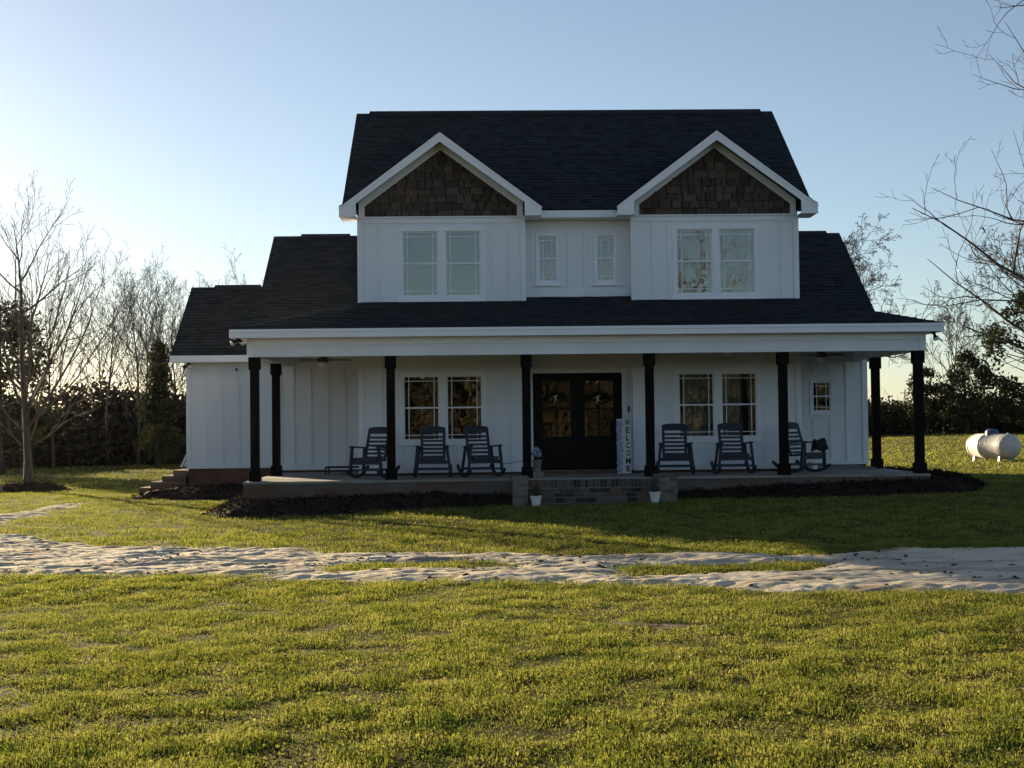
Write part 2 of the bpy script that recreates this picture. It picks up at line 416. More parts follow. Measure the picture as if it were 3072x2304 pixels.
kind(link('ground', grid_mesh('ground', axis(-900, 900, -9.5, 9.5, 0.13), axis(-400, 1500, 4.5, 29, 0.13), gz, 'ground')), 'structure')
def drive_z(X, Y):
    m = drive_m(X, Y)
    rough = 0.060*(fbm(X*0.35, Y, 0.45, 4, 2)-0.5) + 0.045*(fbm(X*0.4, Y, 0.16, 3, 14)-0.5) + 0.030*(fbm(X*0.7, Y, 0.07, 2, 31)-0.5) - 0.05*np.clip(fbm(X*.3, Y, 0.30, 3, 77)-.60, 0, 1)*3
    return gz(X, Y) + np.clip(m*0.13, -0.05, 0.040) + rough*np.clip(m*3+0.4, 0, 1)
kind(link('dirt_drive', grid_mesh('dirt_drive', np.arange(-15, 12.5, 0.05), np.arange(8.5, 34, 0.032), drive_z, 'sand', lambda X, Y: drive_m(X, Y) > -0.12)), 'structure')
kind(link('bare_soil', grid_mesh('bare_soil', np.arange(0.9, 2.6, 0.04), np.arange(10.2, 11.3, 0.04),
     lambda X, Y: gz(X, Y)+np.clip(soil_m(X, Y)*0.15, -0.02, 0.012)+0.06*(fbm(X, Y, 0.15, 3)-0.5), 'soil', lambda X, Y: soil_m(X, Y) > -0.05)), 'structure')

def bed_z(which):
    def f(X, Y):
        m = bed_m(X, Y, which)
        return gz(X, Y) + np.clip(m*0.45, -0.05, 0.26) + 0.07*(fbm(X, Y, 0.3, 3, 4)-0.5)*np.clip(m*3, 0, 1)
    return f
def strips(n, P, lens, wid, rng, tilt=0.5):
    """n thin bent strips lying about points P; returns V, F (two quads each)"""
    az = rng.rand(n)*2*np.pi; el = (rng.rand(n)-0.3)*tilt
    d = np.stack([np.cos(az)*np.cos(el), np.sin(az)*np.cos(el), np.sin(el)], -1)
    s = np.stack([-np.sin(az), np.cos(az), rng.randn(n)*0.5], -1); s /= np.linalg.norm(s, axis=1)[:, None]
    L = lens[:, None]; w = wid[:, None]
    mid = P + d*L*0.5 + np.array([0,0,1])*L*0.12
    end = P + d*L
    V = np.stack([P-s*w/2, P+s*w/2, mid+s*w/2, mid-s*w/2, end+s*w/3, end-s*w/3], 1).reshape(-1, 3)
    b = (np.arange(n)*6)[:, None]
    F = np.concatenate([b+np.array([0,1,2,3]), b+np.array([3,2,4,5])], 0)
    return V, F
_bext = {'front': (-6.3, 1.4, 24.4, 28.6), 'right': (3.5, 11.6, 26.4, 34.6), 'side': (-9.2, -4.4, 30.2, 35), 'tree': (-14.6, -11.6, 39.1, 41.3)}
_blab = {'front': 'long mound of brown mulch along the porch front below the three rocking chairs',
         'right': 'low dark mulch bed wrapping the porch end by the propane tank',
         'side': 'mulch piled beside the brick side steps of the wing', 'tree': 'ring of mulch around the bare lawn tree'}
_rng = np.random.RandomState(3)
for k, (xa, xb, ya, yb) in _bext.items():
    zf = bed_z(k)
    o = link('mulch_bed', grid_mesh('mulch_bed', np.arange(xa, xb, 0.06), np.arange(ya, yb, 0.06), zf, 'mulch', lambda X, Y: bed_m(X, Y, k) > -0.06))
    kind(o, 'stuff'); tag(o, _blab[k], 'mulch')
    n = int((xb-xa)*(yb-ya)*420)
    px = xa+_rng.rand(n)*(xb-xa); py = ya+_rng.rand(n)*(yb-ya)
    ok = bed_m(px, py, k) > -0.05; px, py = px[ok], py[ok]
    V, F = strips(len(px), np.stack([px, py, zf(px, py)+0.005], -1), 0.05+_rng.rand(len(px))*0.13, 0.008+_rng.rand(len(px))*0.022, _rng, 0.9)
    o2 = link('mulch_litter', np_mesh('mulch_litter', V, F, 'straw'), o); kind(o2, 'stuff')

# clods and leaf litter on the sand
def clods(n, seed):
    rng = np.random.RandomState(seed)
    xs = -10+rng.rand(n*6)*18; ys = 11.5+rng.rand(n*6)*10
    m = drive_m(xs, ys)
    p = (m > 0.05)*(0.2+1.6*(fbm(xs, ys, 0.9, 3, 8) > 0.56)) * (0.5+0.5*(m < 0.4))
    ok = np.where(rng.rand(n*6) < p*0.5)[0][:n]
    xs, ys = xs[ok], ys[ok]; zs = drive_z(xs, ys)
    V = []; F = []
    base = np.array([(1,0,0),(0,1,0),(-1,0,0),(0,-1,0),(0,0,1),(0,0,-1)], float)
    tri = np.array([(0,1,4),(1,2,4),(2,3,4),(3,0,4),(1,0,5),(2,1,5),(3,2,5),(0,3,5)])
    for i in range(len(xs)):
        s = 0.006+0.024*rng.rand()**3
        a = rng.rand()*6.28; R = np.array([[math.cos(a), -math.sin(a), 0],[math.sin(a), math.cos(a), 0],[0,0,1]])
        q = (base*(0.6+0.8*rng.rand(6,1))*np.array([s*1.8, s, s*0.6]))@R.T + np.array([xs[i], ys[i], zs[i]+s*0.1])
        F.append(tri+6*i); V.append(q)
    return np.concatenate(V), np.concatenate(F)
_V, _F = clods(2600, 5)
kind(link('dirt_clods', np_mesh('dirt_clods', _V, _F, 'clod')), 'stuff')
tag(bpy.data.objects['dirt_clods'], 'small dark clods and leaf bits scattered over the sandy drive', 'clods')

# ------------------------------------------------------------------ the house
H = thing('farmhouse', 'two-storey white board-and-batten farmhouse with dark roof and full-width front porch', 'house', (2.2, 33, 0), world=True)
R0 = random.Random(11)
BAYS = [(-2.60, 1.04), (3.40, 7.07)]
YB, YC = 29.9, 30.28            # bay face, recessed centre face
ZF = 0.52                       # porch floor
ZS = 0.575                      # bottom of the siding

def wall_panel(parent, x0, x1, z0, z1, y, holes=(), th=0.16, name='wall'):
    xs = sorted({x0, x1, *[h[0] for h in holes], *[h[1] for h in holes]})
    zs = sorted({z0, z1, *[h[2] for h in holes], *[h[3] for h in holes]})
    mb = MB()
    for i in range(len(xs)-1):
        for j in range(len(zs)-1):
            cx, cz = (xs[i]+xs[i+1])/2, (zs[j]+zs[j+1])/2
            if any(h[0] < cx < h[1] and h[2] < cz < h[3] for h in holes): continue
            a, b, c, d = xs[i], xs[i+1], zs[j], zs[j+1]
            mb.cur = 0; mb.quad((a,y,c),(b,y,c),(b,y,d),(a,y,d))
            mb.cur = 1; mb.quad((b,y+th,c),(a,y+th,c),(a,y+th,d),(b,y+th,d))
    mb.cur = 0
    for a, b, c, d in list(holes):
        mb.quad((a,y,c),(a,y+th,c),(a,y+th,d),(a,y,d)); mb.quad((b,y+th,c),(b,y,c),(b,y,d),(b,y+th,d))
        mb.quad((a,y,c),(b,y,c),(b,y+th,c),(a,y+th,c)); mb.quad((a,y+th,d),(b,y+th,d),(b,y,d),(a,y,d))
    a, b, c, d = x0, x1, z0, z1
    mb.quad((a,y+th,c),(a,y,c),(a,y,d),(a,y+th,d)); mb.quad((b,y,c),(b,y+th,c),(b,y+th,d),(b,y,d))
    mb.quad((a,y,d),(b,y,d),(b,y+th,d),(a,y+th,d)); mb.quad((a,y+th,c),(b,y+th,c),(b,y,c),(a,y,c))
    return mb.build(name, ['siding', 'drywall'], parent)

def batten(parent, x, z0, z1, y, w=0.05, t=0.028, name='batten'):
    return MB().box(x-w/2, x+w/2, y-t, y+0.001, z0, z1).build(name, 'siding', parent)
def board(parent, x0, x1, z0, z1, y, t=0.024, name='trim_board', m='trim'):
    return MB().box(x0, x1, y-t, y+0.001, z0, z1).build(name, m, parent)

def frame(mb, x0, x1, z0, z1, wd, y0, y1):
    mb.box(x0, x1, y0, y1, z1-wd, z1); mb.box(x0, x1, y0, y1, z0, z0+wd)
    mb.box(x0, x0+wd, y0, y1, z0+wd, z1-wd); mb.box(x1-wd, x1, y0, y1, z0+wd, z1-wd)

def window(x0, x1, z0, z1, y, twin=True, inset=0.087, label=None, shade=None, casing=0.085):
    """double-hung window units with prairie-style bars; x0..z1 = outer edge of the sashes"""
    mb = MB()
    frame(mb, x0-casing, x1+casing, z0-casing, z1+casing, casing+0.004, y-0.03, y+0.002)
    mull = 0.15
    units = [(x0, (x0+x1)/2-mull/2), ((x0+x1)/2+mull/2, x1)] if twin else [(x0, x1)]
    if twin: mb.box((x0+x1)/2-mull/2, (x0+x1)/2+mull/2, y-0.028, y+0.08, z0, z1)
    w = mb.build('window', 'trim', H, label=label)
    MB().box(x0-casing-0.03, x1+casing+0.03, y-0.05, y, z0-casing-0.03, z0-casing).build('sill', 'trim', w)
    zm = (z0+z1)/2
    for ui, (a, b) in enumerate(units):
        for k, (c, d, yo) in enumerate(((zm-0.012, z1, 0.012), (z0, zm+0.022, -0.008))):
            s = MB(); sw = 0.032
            frame(s, a, b, c, d, sw, y+yo, y+yo+0.035)
            if k == 1: s.box(a-0.01, b+0.01, y+yo-0.012, y+yo, zm-0.012, zm+0.022)
            s.build('sash', 'trim', w)
            MB().box(a+sw-.004, b-sw+.004, y+yo+0.016, y+yo+0.021, c+sw-.004, d-sw+.004).build('pane', 'glass', w)
            ym0, ym1 = y+yo+0.008, y+yo+0.0155; bw = 0.016
            ga, gb, gc, gd = a+sw, b-sw, c+sw, d-sw
            for xx in (ga+inset, gb-inset):
                MB().box(xx-bw/2, xx+bw/2, ym0, ym1, gc, gd).build('muntin', 'trim', w)
            zz = gd-inset if k == 0 else gc+inset
            MB().box(ga, gb, ym0-0.001, ym1-0.001, zz-bw/2, zz+bw/2).build('muntin', 'trim', w)
        if shade: shade(w, a, b, z0, z1, y+0.13, ui)
    return w

def sh_blind(w, a, b, z0, z1, y, ui):
    mb = MB(); n = int((z1-z0)/0.05)
    for i in range(n):
        zz = z0+0.02+i*0.05
        mb.quad((a-.02, y-0.01, zz), (b+.02, y-0.01, zz), (b+.02, y+0.008, zz+0.052), (a-.02, y+0.008, zz+0.052))
    mb.build('blind', 'blind', w)
def pleat(w, xa, xb, z0, z1, y, m, name='curtain'):
    n = max(8, int((xb-xa)/0.02)); mb = MB(); pv = None
    r = random.Random(int(xa*100)); ph = r.random()*6
    pts = []
    for i in range(n+1):
        x = xa+(xb-xa)*i/n
        pts.append((x, y+0.02*math.sin(x*62+ph)+0.01*math.sin(x*23)))
    for i in range(n):
        (xa_, ya_), (xb_, yb_) = pts[i], pts[i+1]
        mb.quad((xa_, ya_, z0), (xb_, yb_, z0), (xb_, yb_, z1), (xa_, ya_, z1))
    mb.build(name, m, w, smooth=True)
def sh_curt(w, a, b, z0, z1, y, ui):
    x0, x1 = (a+.13, a+.24) if ui == 0 else (a-.02, a+.10)
    pleat(w, x0, x1, z0-.05, z1+.05, y, 'curtain_dark')
    sh_blind(w, x1+.03, b+.01, z0, z1, y+.05, ui)
def sh_low(w, a, b, z0, z1, y, ui):
    if ui == 0: pleat(w, a+0.12, b-0.06, z0-.05, z1+.05, y, 'curtain')
    else: pleat(w, a-0.02, a+0.50, z0-.05, z1+.05, y, 'curtain'); pleat(w, a+0.5, b+0.02, z0-.05, z1+.05, y+.03, 'curtain_dark')
def sh_small(w, a, b, z0, z1, y, ui):
    pleat(w, a+.02, b-.02, z0-.02, z1+.02, y+.25, 'curtain_dark', 'blind')

# bay walls with two windows each
WIN = {}
for bi, (bx0, bx1) in enumerate(BAYS):
    cx = (-0.784, 5.248)[bi]
    hw = 0.865
    hl = (cx-hw, cx+hw, 1.28, 2.70); hu = (cx-hw, cx+hw, 4.43, 5.87)
    wl = wall_panel(H, bx0, bx1, ZS, 6.45, YB, [hl, hu])
    window(*hl, YB, shade=None if bi == 0 else sh_low)
    window(*hu, YB, shade=sh_blind if bi == 0 else sh_curt)
    # corner boards, frieze, skirt, battens
    for lo, hi in ((ZS, 3.33), (4.30, 6.165)):
        board(wl, bx0-0.024, bx0+0.09, lo, hi, YB, 0.03, 'corner_board', 'siding')
        board(wl, bx1-0.09, bx1+0.024, lo, hi, YB, 0.03, 'corner_board', 'siding')
    board(wl, bx0+0.09, bx1-0.09, 4.31, 4.43-0.13, YB, 0.022, 'skirt_board', 'siding')
    board(wl, bx0+0.09, bx1-0.09, ZS, ZS+0.13, YB, 0.022, 'skirt_board', 'siding')
    board(wl, bx0+0.09, bx1-0.09, 6.045, 6.165, YB, 0.022, 'frieze_board', 'siding')
    board(wl, bx0+0.09, bx1-0.09, 3.10, 3.33, YB, 0.022, 'frieze_board', 'siding')
    # flat trim frame round each window
    for (h, sy) in ((hl, -1), (hu, 1)):
        for a, b, c, d in ((h[0]-.20, h[1]+.20, h[3]+.085, h[3]+.155), (h[0]-.20, h[0]-.085, h[2]-.18, h[3]+.085), (h[1]+.085, h[1]+.20, h[2]-.18, h[3]+.085)):
            board(wl, a, b, max(c, 4.30) if sy == 1 else c, d, YB, 0.016, 'trim_board', 'siding')
        if sy == -1: board(wl, h[0]-.085, h[1]+.085, h[2]-.20, h[2]-.116, YB, 0.016, 'trim_board', 'siding')
    x = bx0+0.09+0.38
    while x < bx1-0.1:
        for lo, hi, h in ((ZS+.13, 3.10, hl), (4.30, 6.045, hu)):
            if h[0]-.22 < x < h[1]+.22:
                if lo < 1 and h[2]-.22 > lo+.1: batten(wl, x, lo, h[2]-.20, YB)
                batten(wl, x, h[3]+.155, hi, YB)
            else: batten(wl, x, lo, hi, YB)
        x += 0.4064
    # side returns of the bay
    for sx in (bx0, bx1):
        s = 1 if sx == bx0 else -1
        MB().box(min(sx, sx+s*.1), max(sx, sx+s*.1), YB+0.165, YC+0.3 if abs(sx-bx0) < .01 and bi == 1 or abs(sx-bx1) < .01 and bi == 0 else 38.1, ZS, 6.3).build('wall', 'siding', H)

# recessed centre with the doors
DX0, DX1, DZ0, DZ1 = 1.20, 3.18, 0.58, 2.735
cw = [(1.36, 1.77, 4.765, 5.80), (2.65, 3.045, 4.765, 5.80)]
wl = wall_panel(H, 1.04, 3.40, ZS, 6.45, YC, [(DX0, DX1, ZS+.005, DZ1)]+cw)
for c in cw: window(*c, YC, twin=False, inset=0.075, shade=sh_small, casing=0.06)
board(wl, 1.05, 3.39, 4.43, 4.55, YC, 0.022, 'skirt_board', 'siding'); board(wl, 1.05, 3.39, 6.0, 6.14, YC, 0.022, 'frieze_board', 'siding')
for c in cw:
    for q in ((c[0]-.16, c[0]-.07, c[2]-.1, c[3]+.16), (c[1]+.07, c[1]+.16, c[2]-.1, c[3]+.16), (c[0]-.07, c[1]+.07, c[3]+.07, c[3]+.16)):
        board(wl, *q, YC, 0.014, 'trim_board', 'siding')
for x in (2.02, 2.40):
    batten(wl, x, 4.55, 6.0, YC)
for q in ((DX0-.11, DX0-.004, ZS, DZ1+.12), (DX1+.004, DX1+.11, ZS, DZ1+.12), (DX0-.004, DX1+.004, DZ1+.004, DZ1+.12)):
    board(wl, *q, YC, 0.03, 'trim_board', 'trim')
for x in (1.45, 1.86, 2.26, 2.67, 3.06): batten(wl, x, DZ1+.12, 3.33, YC)

jm = MB(); frame(jm, DX0, DX1, DZ0, DZ1, 0.06, YC+0.0, YC+0.15)
jamb = jm.build('door_frame', 'door', H)
MB().box(DX0, DX1, YC-0.03, YC-0.001, ZF+.003, DZ0-.002).build('threshold', 'concrete', H)
dm = (DX0+DX1)/2
for (a, b, ga, gb) in ((DX0+.06, dm-.003, 1.417, 2.035), (dm+.003, DX1-.06, 2.349, 2.99)):
    z0, z1, g0, g1 = DZ0+.062, DZ1-.062, 1.325, 2.56
    d = MB()
    d.box(a, ga, YC+.04, YC+.085, z0, z1); d.box(gb, b, YC+.04, YC+.085, z0, z1)
    d.box(ga, gb, YC+.04, YC+.085, g1, z1); d.box(ga, gb, YC+.04, YC+.085, z0, g0)
    door = d.build('door', 'door', H)
    mx, mz = (ga+gb)/2, (g0+g1)/2
    for (pa, pb) in ((ga, mx), (mx, gb)):
        for (pc, pd) in ((g0, mz), (mz, g1)):
            MB().box(pa, pb, YC+.058, YC+.064, pc, pd).build('pane', 'dglass', door)
    MB().box(mx-.014, mx+.014, YC+.045, YC+.08, g0, g1).build('muntin', 'door', door)
    MB().box(ga, gb, YC+.046, YC+.079, mz-.014, mz+.014).build('muntin', 'door', door)
    pn = MB(); frame(pn, ga-.02, gb+.02, z0+.16, g0-.12, .035, YC+.028, YC+.041); pn.build('panel_moulding', 'door', door)
    hx = b-.06 if a < 2 else a+.06
    MB().lathe([(0.001, 0), (.022, .004), (.028, .02), (.02, .035), (.001, .04)], (0, 0, 0), 12).build('knob', 'black', door, smooth=True)
    kb = door.children[-1]; kb.rotation_euler = (rad(90), 0, 0); kb.location = (hx, YC+.04, 1.52)

# wings
wl = wall_panel(H, -7.39, -4.80, ZS, 3.40, 34.8)
board(wl, -7.41, -7.29, ZS, 3.25, 34.8, .03, 'corner_board', 'siding'); board(wl, -7.29, -4.8, ZS, ZS+.12, 34.8, .022, 'skirt_board', 'siding')
for i in range(6): batten(wl, -6.90+i*.4064, ZS+.12, 3.25, 34.8)
wl = wall_panel(H, -4.80, -2.60, ZS, 3.33, 32.7)
board(wl, -4.82, -4.70, ZS, 3.33, 32.7, .03, 'corner_board', 'siding'); board(wl, -4.70, -2.6, ZS, ZS+.13, 32.7, .022, 'skirt_board', 'siding')
for i in range(5): batten(wl, -4.42+i*.4064, ZS+.13, 3.33, 32.7)
rw = (7.905, 8.345, 1.83, 2.545)
wl = wall_panel(H, 7.07, 9.20, ZS, 4.0, 32.2, [rw])
window(*rw, 32.2, twin=False, inset=0.075, shade=None, casing=.06)
board(wl, 9.09, 9.22, ZS, 3.9, 32.2, .03, 'corner_board', 'siding'); board(wl, 7.08, 9.09, ZS, ZS+.10, 32.2, .02, 'skirt_board', 'siding')
for q in ((rw[0]-.21, rw[0]-.07, rw[2]-.20, rw[3]+.20), (rw[1]+.07, rw[1]+.21, rw[2]-.20, rw[3]+.20), (rw[0]-.07, rw[1]+.07, rw[3]+.07, rw[3]+.20), (rw[0]-.07, rw[1]+.07, rw[2]-.20, rw[2]-.10)):
    board(wl, *q, 32.2, .016, 'trim_board', 'siding')
for x in (7.30, 7.58, 8.72): batten(wl, x, ZS+.1, 3.33, 32.2)
for x in (7.93, 8.34): batten(wl, x, ZS+.1, rw[2]-.2, 32.2); batten(wl, x, rw[3]+.2, 3.33, 32.2)
# the walls the front view hardly shows
hid = [(-7.39, -7.23, 34.97, 39.4, ZS, 3.4), (-4.80, -4.64, 32.865, 34.79, ZS, 3.4), (9.04, 9.20, 32.365, 38.8, ZS, 4.0),
       (-7.22, -2.62, 43.4, 43.55, ZS, 3.4), (-2.48, 6.96, 38.0, 38.12, ZS, 6.3), (7.08, 9.03, 38.6, 38.75, ZS, 4.3), (6.97, 7.07, 38.13, 38.76, ZS, 6.2), (-2.62, -2.5, 38.13, 43.39, ZS, 6.0), (-7.22, -5.51, 39.2, 39.35, ZS, 3.4), (-5.5, -5.35, 39.41, 43.39, ZS, 3.4)]
for q in hid: MB().box(*q).build('wall', 'siding', H)
# storey floors keep the rooms dark
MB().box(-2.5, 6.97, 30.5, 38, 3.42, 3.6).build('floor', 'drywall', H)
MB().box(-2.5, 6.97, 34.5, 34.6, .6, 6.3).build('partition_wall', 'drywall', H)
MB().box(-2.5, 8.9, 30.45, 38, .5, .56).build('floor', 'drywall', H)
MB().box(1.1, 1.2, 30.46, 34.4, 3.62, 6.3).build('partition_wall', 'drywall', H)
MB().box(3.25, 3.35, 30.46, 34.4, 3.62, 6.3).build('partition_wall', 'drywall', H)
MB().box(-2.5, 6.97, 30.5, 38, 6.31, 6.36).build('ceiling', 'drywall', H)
# gable-end triangles under the roofs
def tri_wall(x0, x1, y0, y1, yr, z0, zr):
    MB().prism([(y0, z0), (y1, z0), (yr, zr)], 'x', x0, x1).build('gable_end', 'siding', H)
tri_wall(-2.6, -2.5, 30.1, 37.9, 34, 6.31, 9.2); tri_wall(6.97, 7.07, 30.1, 37.9, 34, 6.31, 9.2)
tri_wall(-7.39, -7.29, 34.85, 39.2, 37.03, 3.42, 5.05); tri_wall(-5.5, -5.4, 34.85, 43.7, 39.25, 3.42, 6.75); tri_wall(9.1, 9.2, 32.25, 38.8, 35.5, 4.01, 6.3)
# foundation
fd = [(-7.37, -4.78, 34.83, 43, -.5, ZS), (-4.78, -2.62, 32.74, 34.82, -.5, ZS), (-2.58, 7.05, 29.95, 38, -.5, ZS-.002), (7.06, 9.18, 32.24, 43, -.5, ZS)]
for q in fd: MB().box(*q).build('foundation', 'foundation', H)

# ---- roofs: deck slab plus stepped shingle courses with uneven tabs
def roof(name, el, er, rl, rr, th=0.10, ex=0.142, label=None):
    el, er, rl, rr = map(Vector, (el, er, rl, rr))
    n = (er-el).cross(rl-el)
    if n.length < 1e-6: n = (er-el).cross(rr-el)
    n.normalize()
    if n.z < 0: n = -n
    dn = n*th
    mb = MB(); mb.hexa([el-dn, er-dn, rr-dn, rl-dn, el-n*.004, er-n*.004, rr-n*.004, rl-n*.004])
    deck = mb.build(name, 'deck', H, label=label)
    up = (rl+rr)/2-(el+er)/2
    xd = (er-el).normalized()
    sl = abs((up - xd*up.dot(xd)).length)
    nc = max(2, round(sl/ex))
    rg = random.Random(name+str(el.x)+str(el.y))
    V = []; F = []; T = []
    for i in range(nc):
        t0, t1 = i/nc, (i+1)/nc
        a0, b0 = el.lerp(rl, t0), er.lerp(rr, t0)
        a1, b1 = el.lerp(rl, min(1, t1+0.02/sl)), er.lerp(rr, min(1, t1+0.02/sl))
        wd = (b0-a0).length
        if wd < .05: continue
        p = 0.0
        while p < 1:
            q = min(1, p+rg.uniform(.12, .36)/wd)
            if 1-q < .08/wd: q = 1
            lift = 0.013 + (rg.random() < .5)*0.007 + rg.random()*.002
            lo = n*lift; hi = n*0.002
            c0, c1, c2, c3 = a0.lerp(b0, p)+lo, a0.lerp(b0, q)+lo, a1.lerp(b1, q)+hi, a1.lerp(b1, p)+hi
            o = len(V)
            V += [c0, c1, c2, c3, a0.lerp(b0, p), a0.lerp(b0, q)]
            F += [(o, o+1, o+2, o+3), (o+4, o+5, o+1, o)]
            tt = rg.uniform(.75, 1.3); T += [tt, tt*.8]
            p = q
    me = bpy.data.meshes.new('shingles'); me.from_pydata([tuple(v) for v in V], [], F)
    at = me.attributes.new('tone', 'FLOAT', 'FACE'); at.data.foreach_set('value', T)
    me.materials.append(MAT['shingle'])
    kind(link('shingles', me, deck), 'stuff')
    return deck
MX0, MX1 = -2.97, 7.45
roof('main_roof', (MX0, 29.88, 6.33), (MX1, 29.88, 6.33), (MX0, 34.0, 9.41), (MX1, 34.0, 9.41))
roof('main_roof', (MX1, 38.12, 6.33), (MX0, 38.12, 6.33), (MX1, 34.0, 9.41), (MX0, 34.0, 9.41))
roof('porch_roof', (-4.97, 27.45, 3.58), (9.44, 27.45, 3.58), (-2.07, 30.35, 4.45), (6.54, 30.35, 4.45))
roof('porch_roof', (-4.97, 35.6, 3.58), (-4.97, 27.45, 3.58), (-2.55, 35.6, 4.306), (-2.55, 29.87, 4.306))
roof('porch_roof', (9.44, 27.45, 3.58), (9.44, 33.0, 3.58), (7.02, 29.87, 4.306), (7.02, 33.0, 4.306))
roof('wing_roof', (-7.72, 34.4, 3.43), (-5.83, 34.4, 3.43), (-7.72, 37.03, 5.40), (-5.83, 37.03, 5.40))
roof('wing_roof', (-5.83, 39.66, 3.43), (-7.72, 39.66, 3.43), (-5.83, 37.03, 5.40), (-7.72, 37.03, 5.40))
roof('wing_roof', (-5.83, 34.4, 3.43), (-2.5, 34.4, 3.43), (-5.83, 39.26, 7.075), (-2.5, 39.26, 7.075))
roof('wing_roof', (-2.5, 44.1, 3.43), (-5.83, 44.1, 3.43), (-2.5, 39.26, 7.075), (-5.83, 39.26, 7.075))
roof('wing_roof', (7.0, 31.62, 3.62), (9.5, 31.62, 3.62), (7.0, 35.5, 6.53), (9.5, 35.5, 6.53))
roof('wing_roof', (9.5, 39.4, 3.62), (7.0, 39.4, 3.62), (9.5, 35.5, 6.53), (7.0, 35.5, 6.53))
for (xa, xb, y, z) in ((MX0+.32, MX1-.3, 34.0, 9.41), (-5.05, -3.65, 39.26, 7.075), (-7.1, -5.86, 37.03, 5.40), (7.1, 9.15, 35.5, 6.53)):
    MB().prism([(y-.17, z-.10), (y-.17, z-.06), (y, z+.06), (y+.17, z-.06), (y+.17, z-.10)], 'x', xa, xb).build('ridge_vent', 'deck', H)
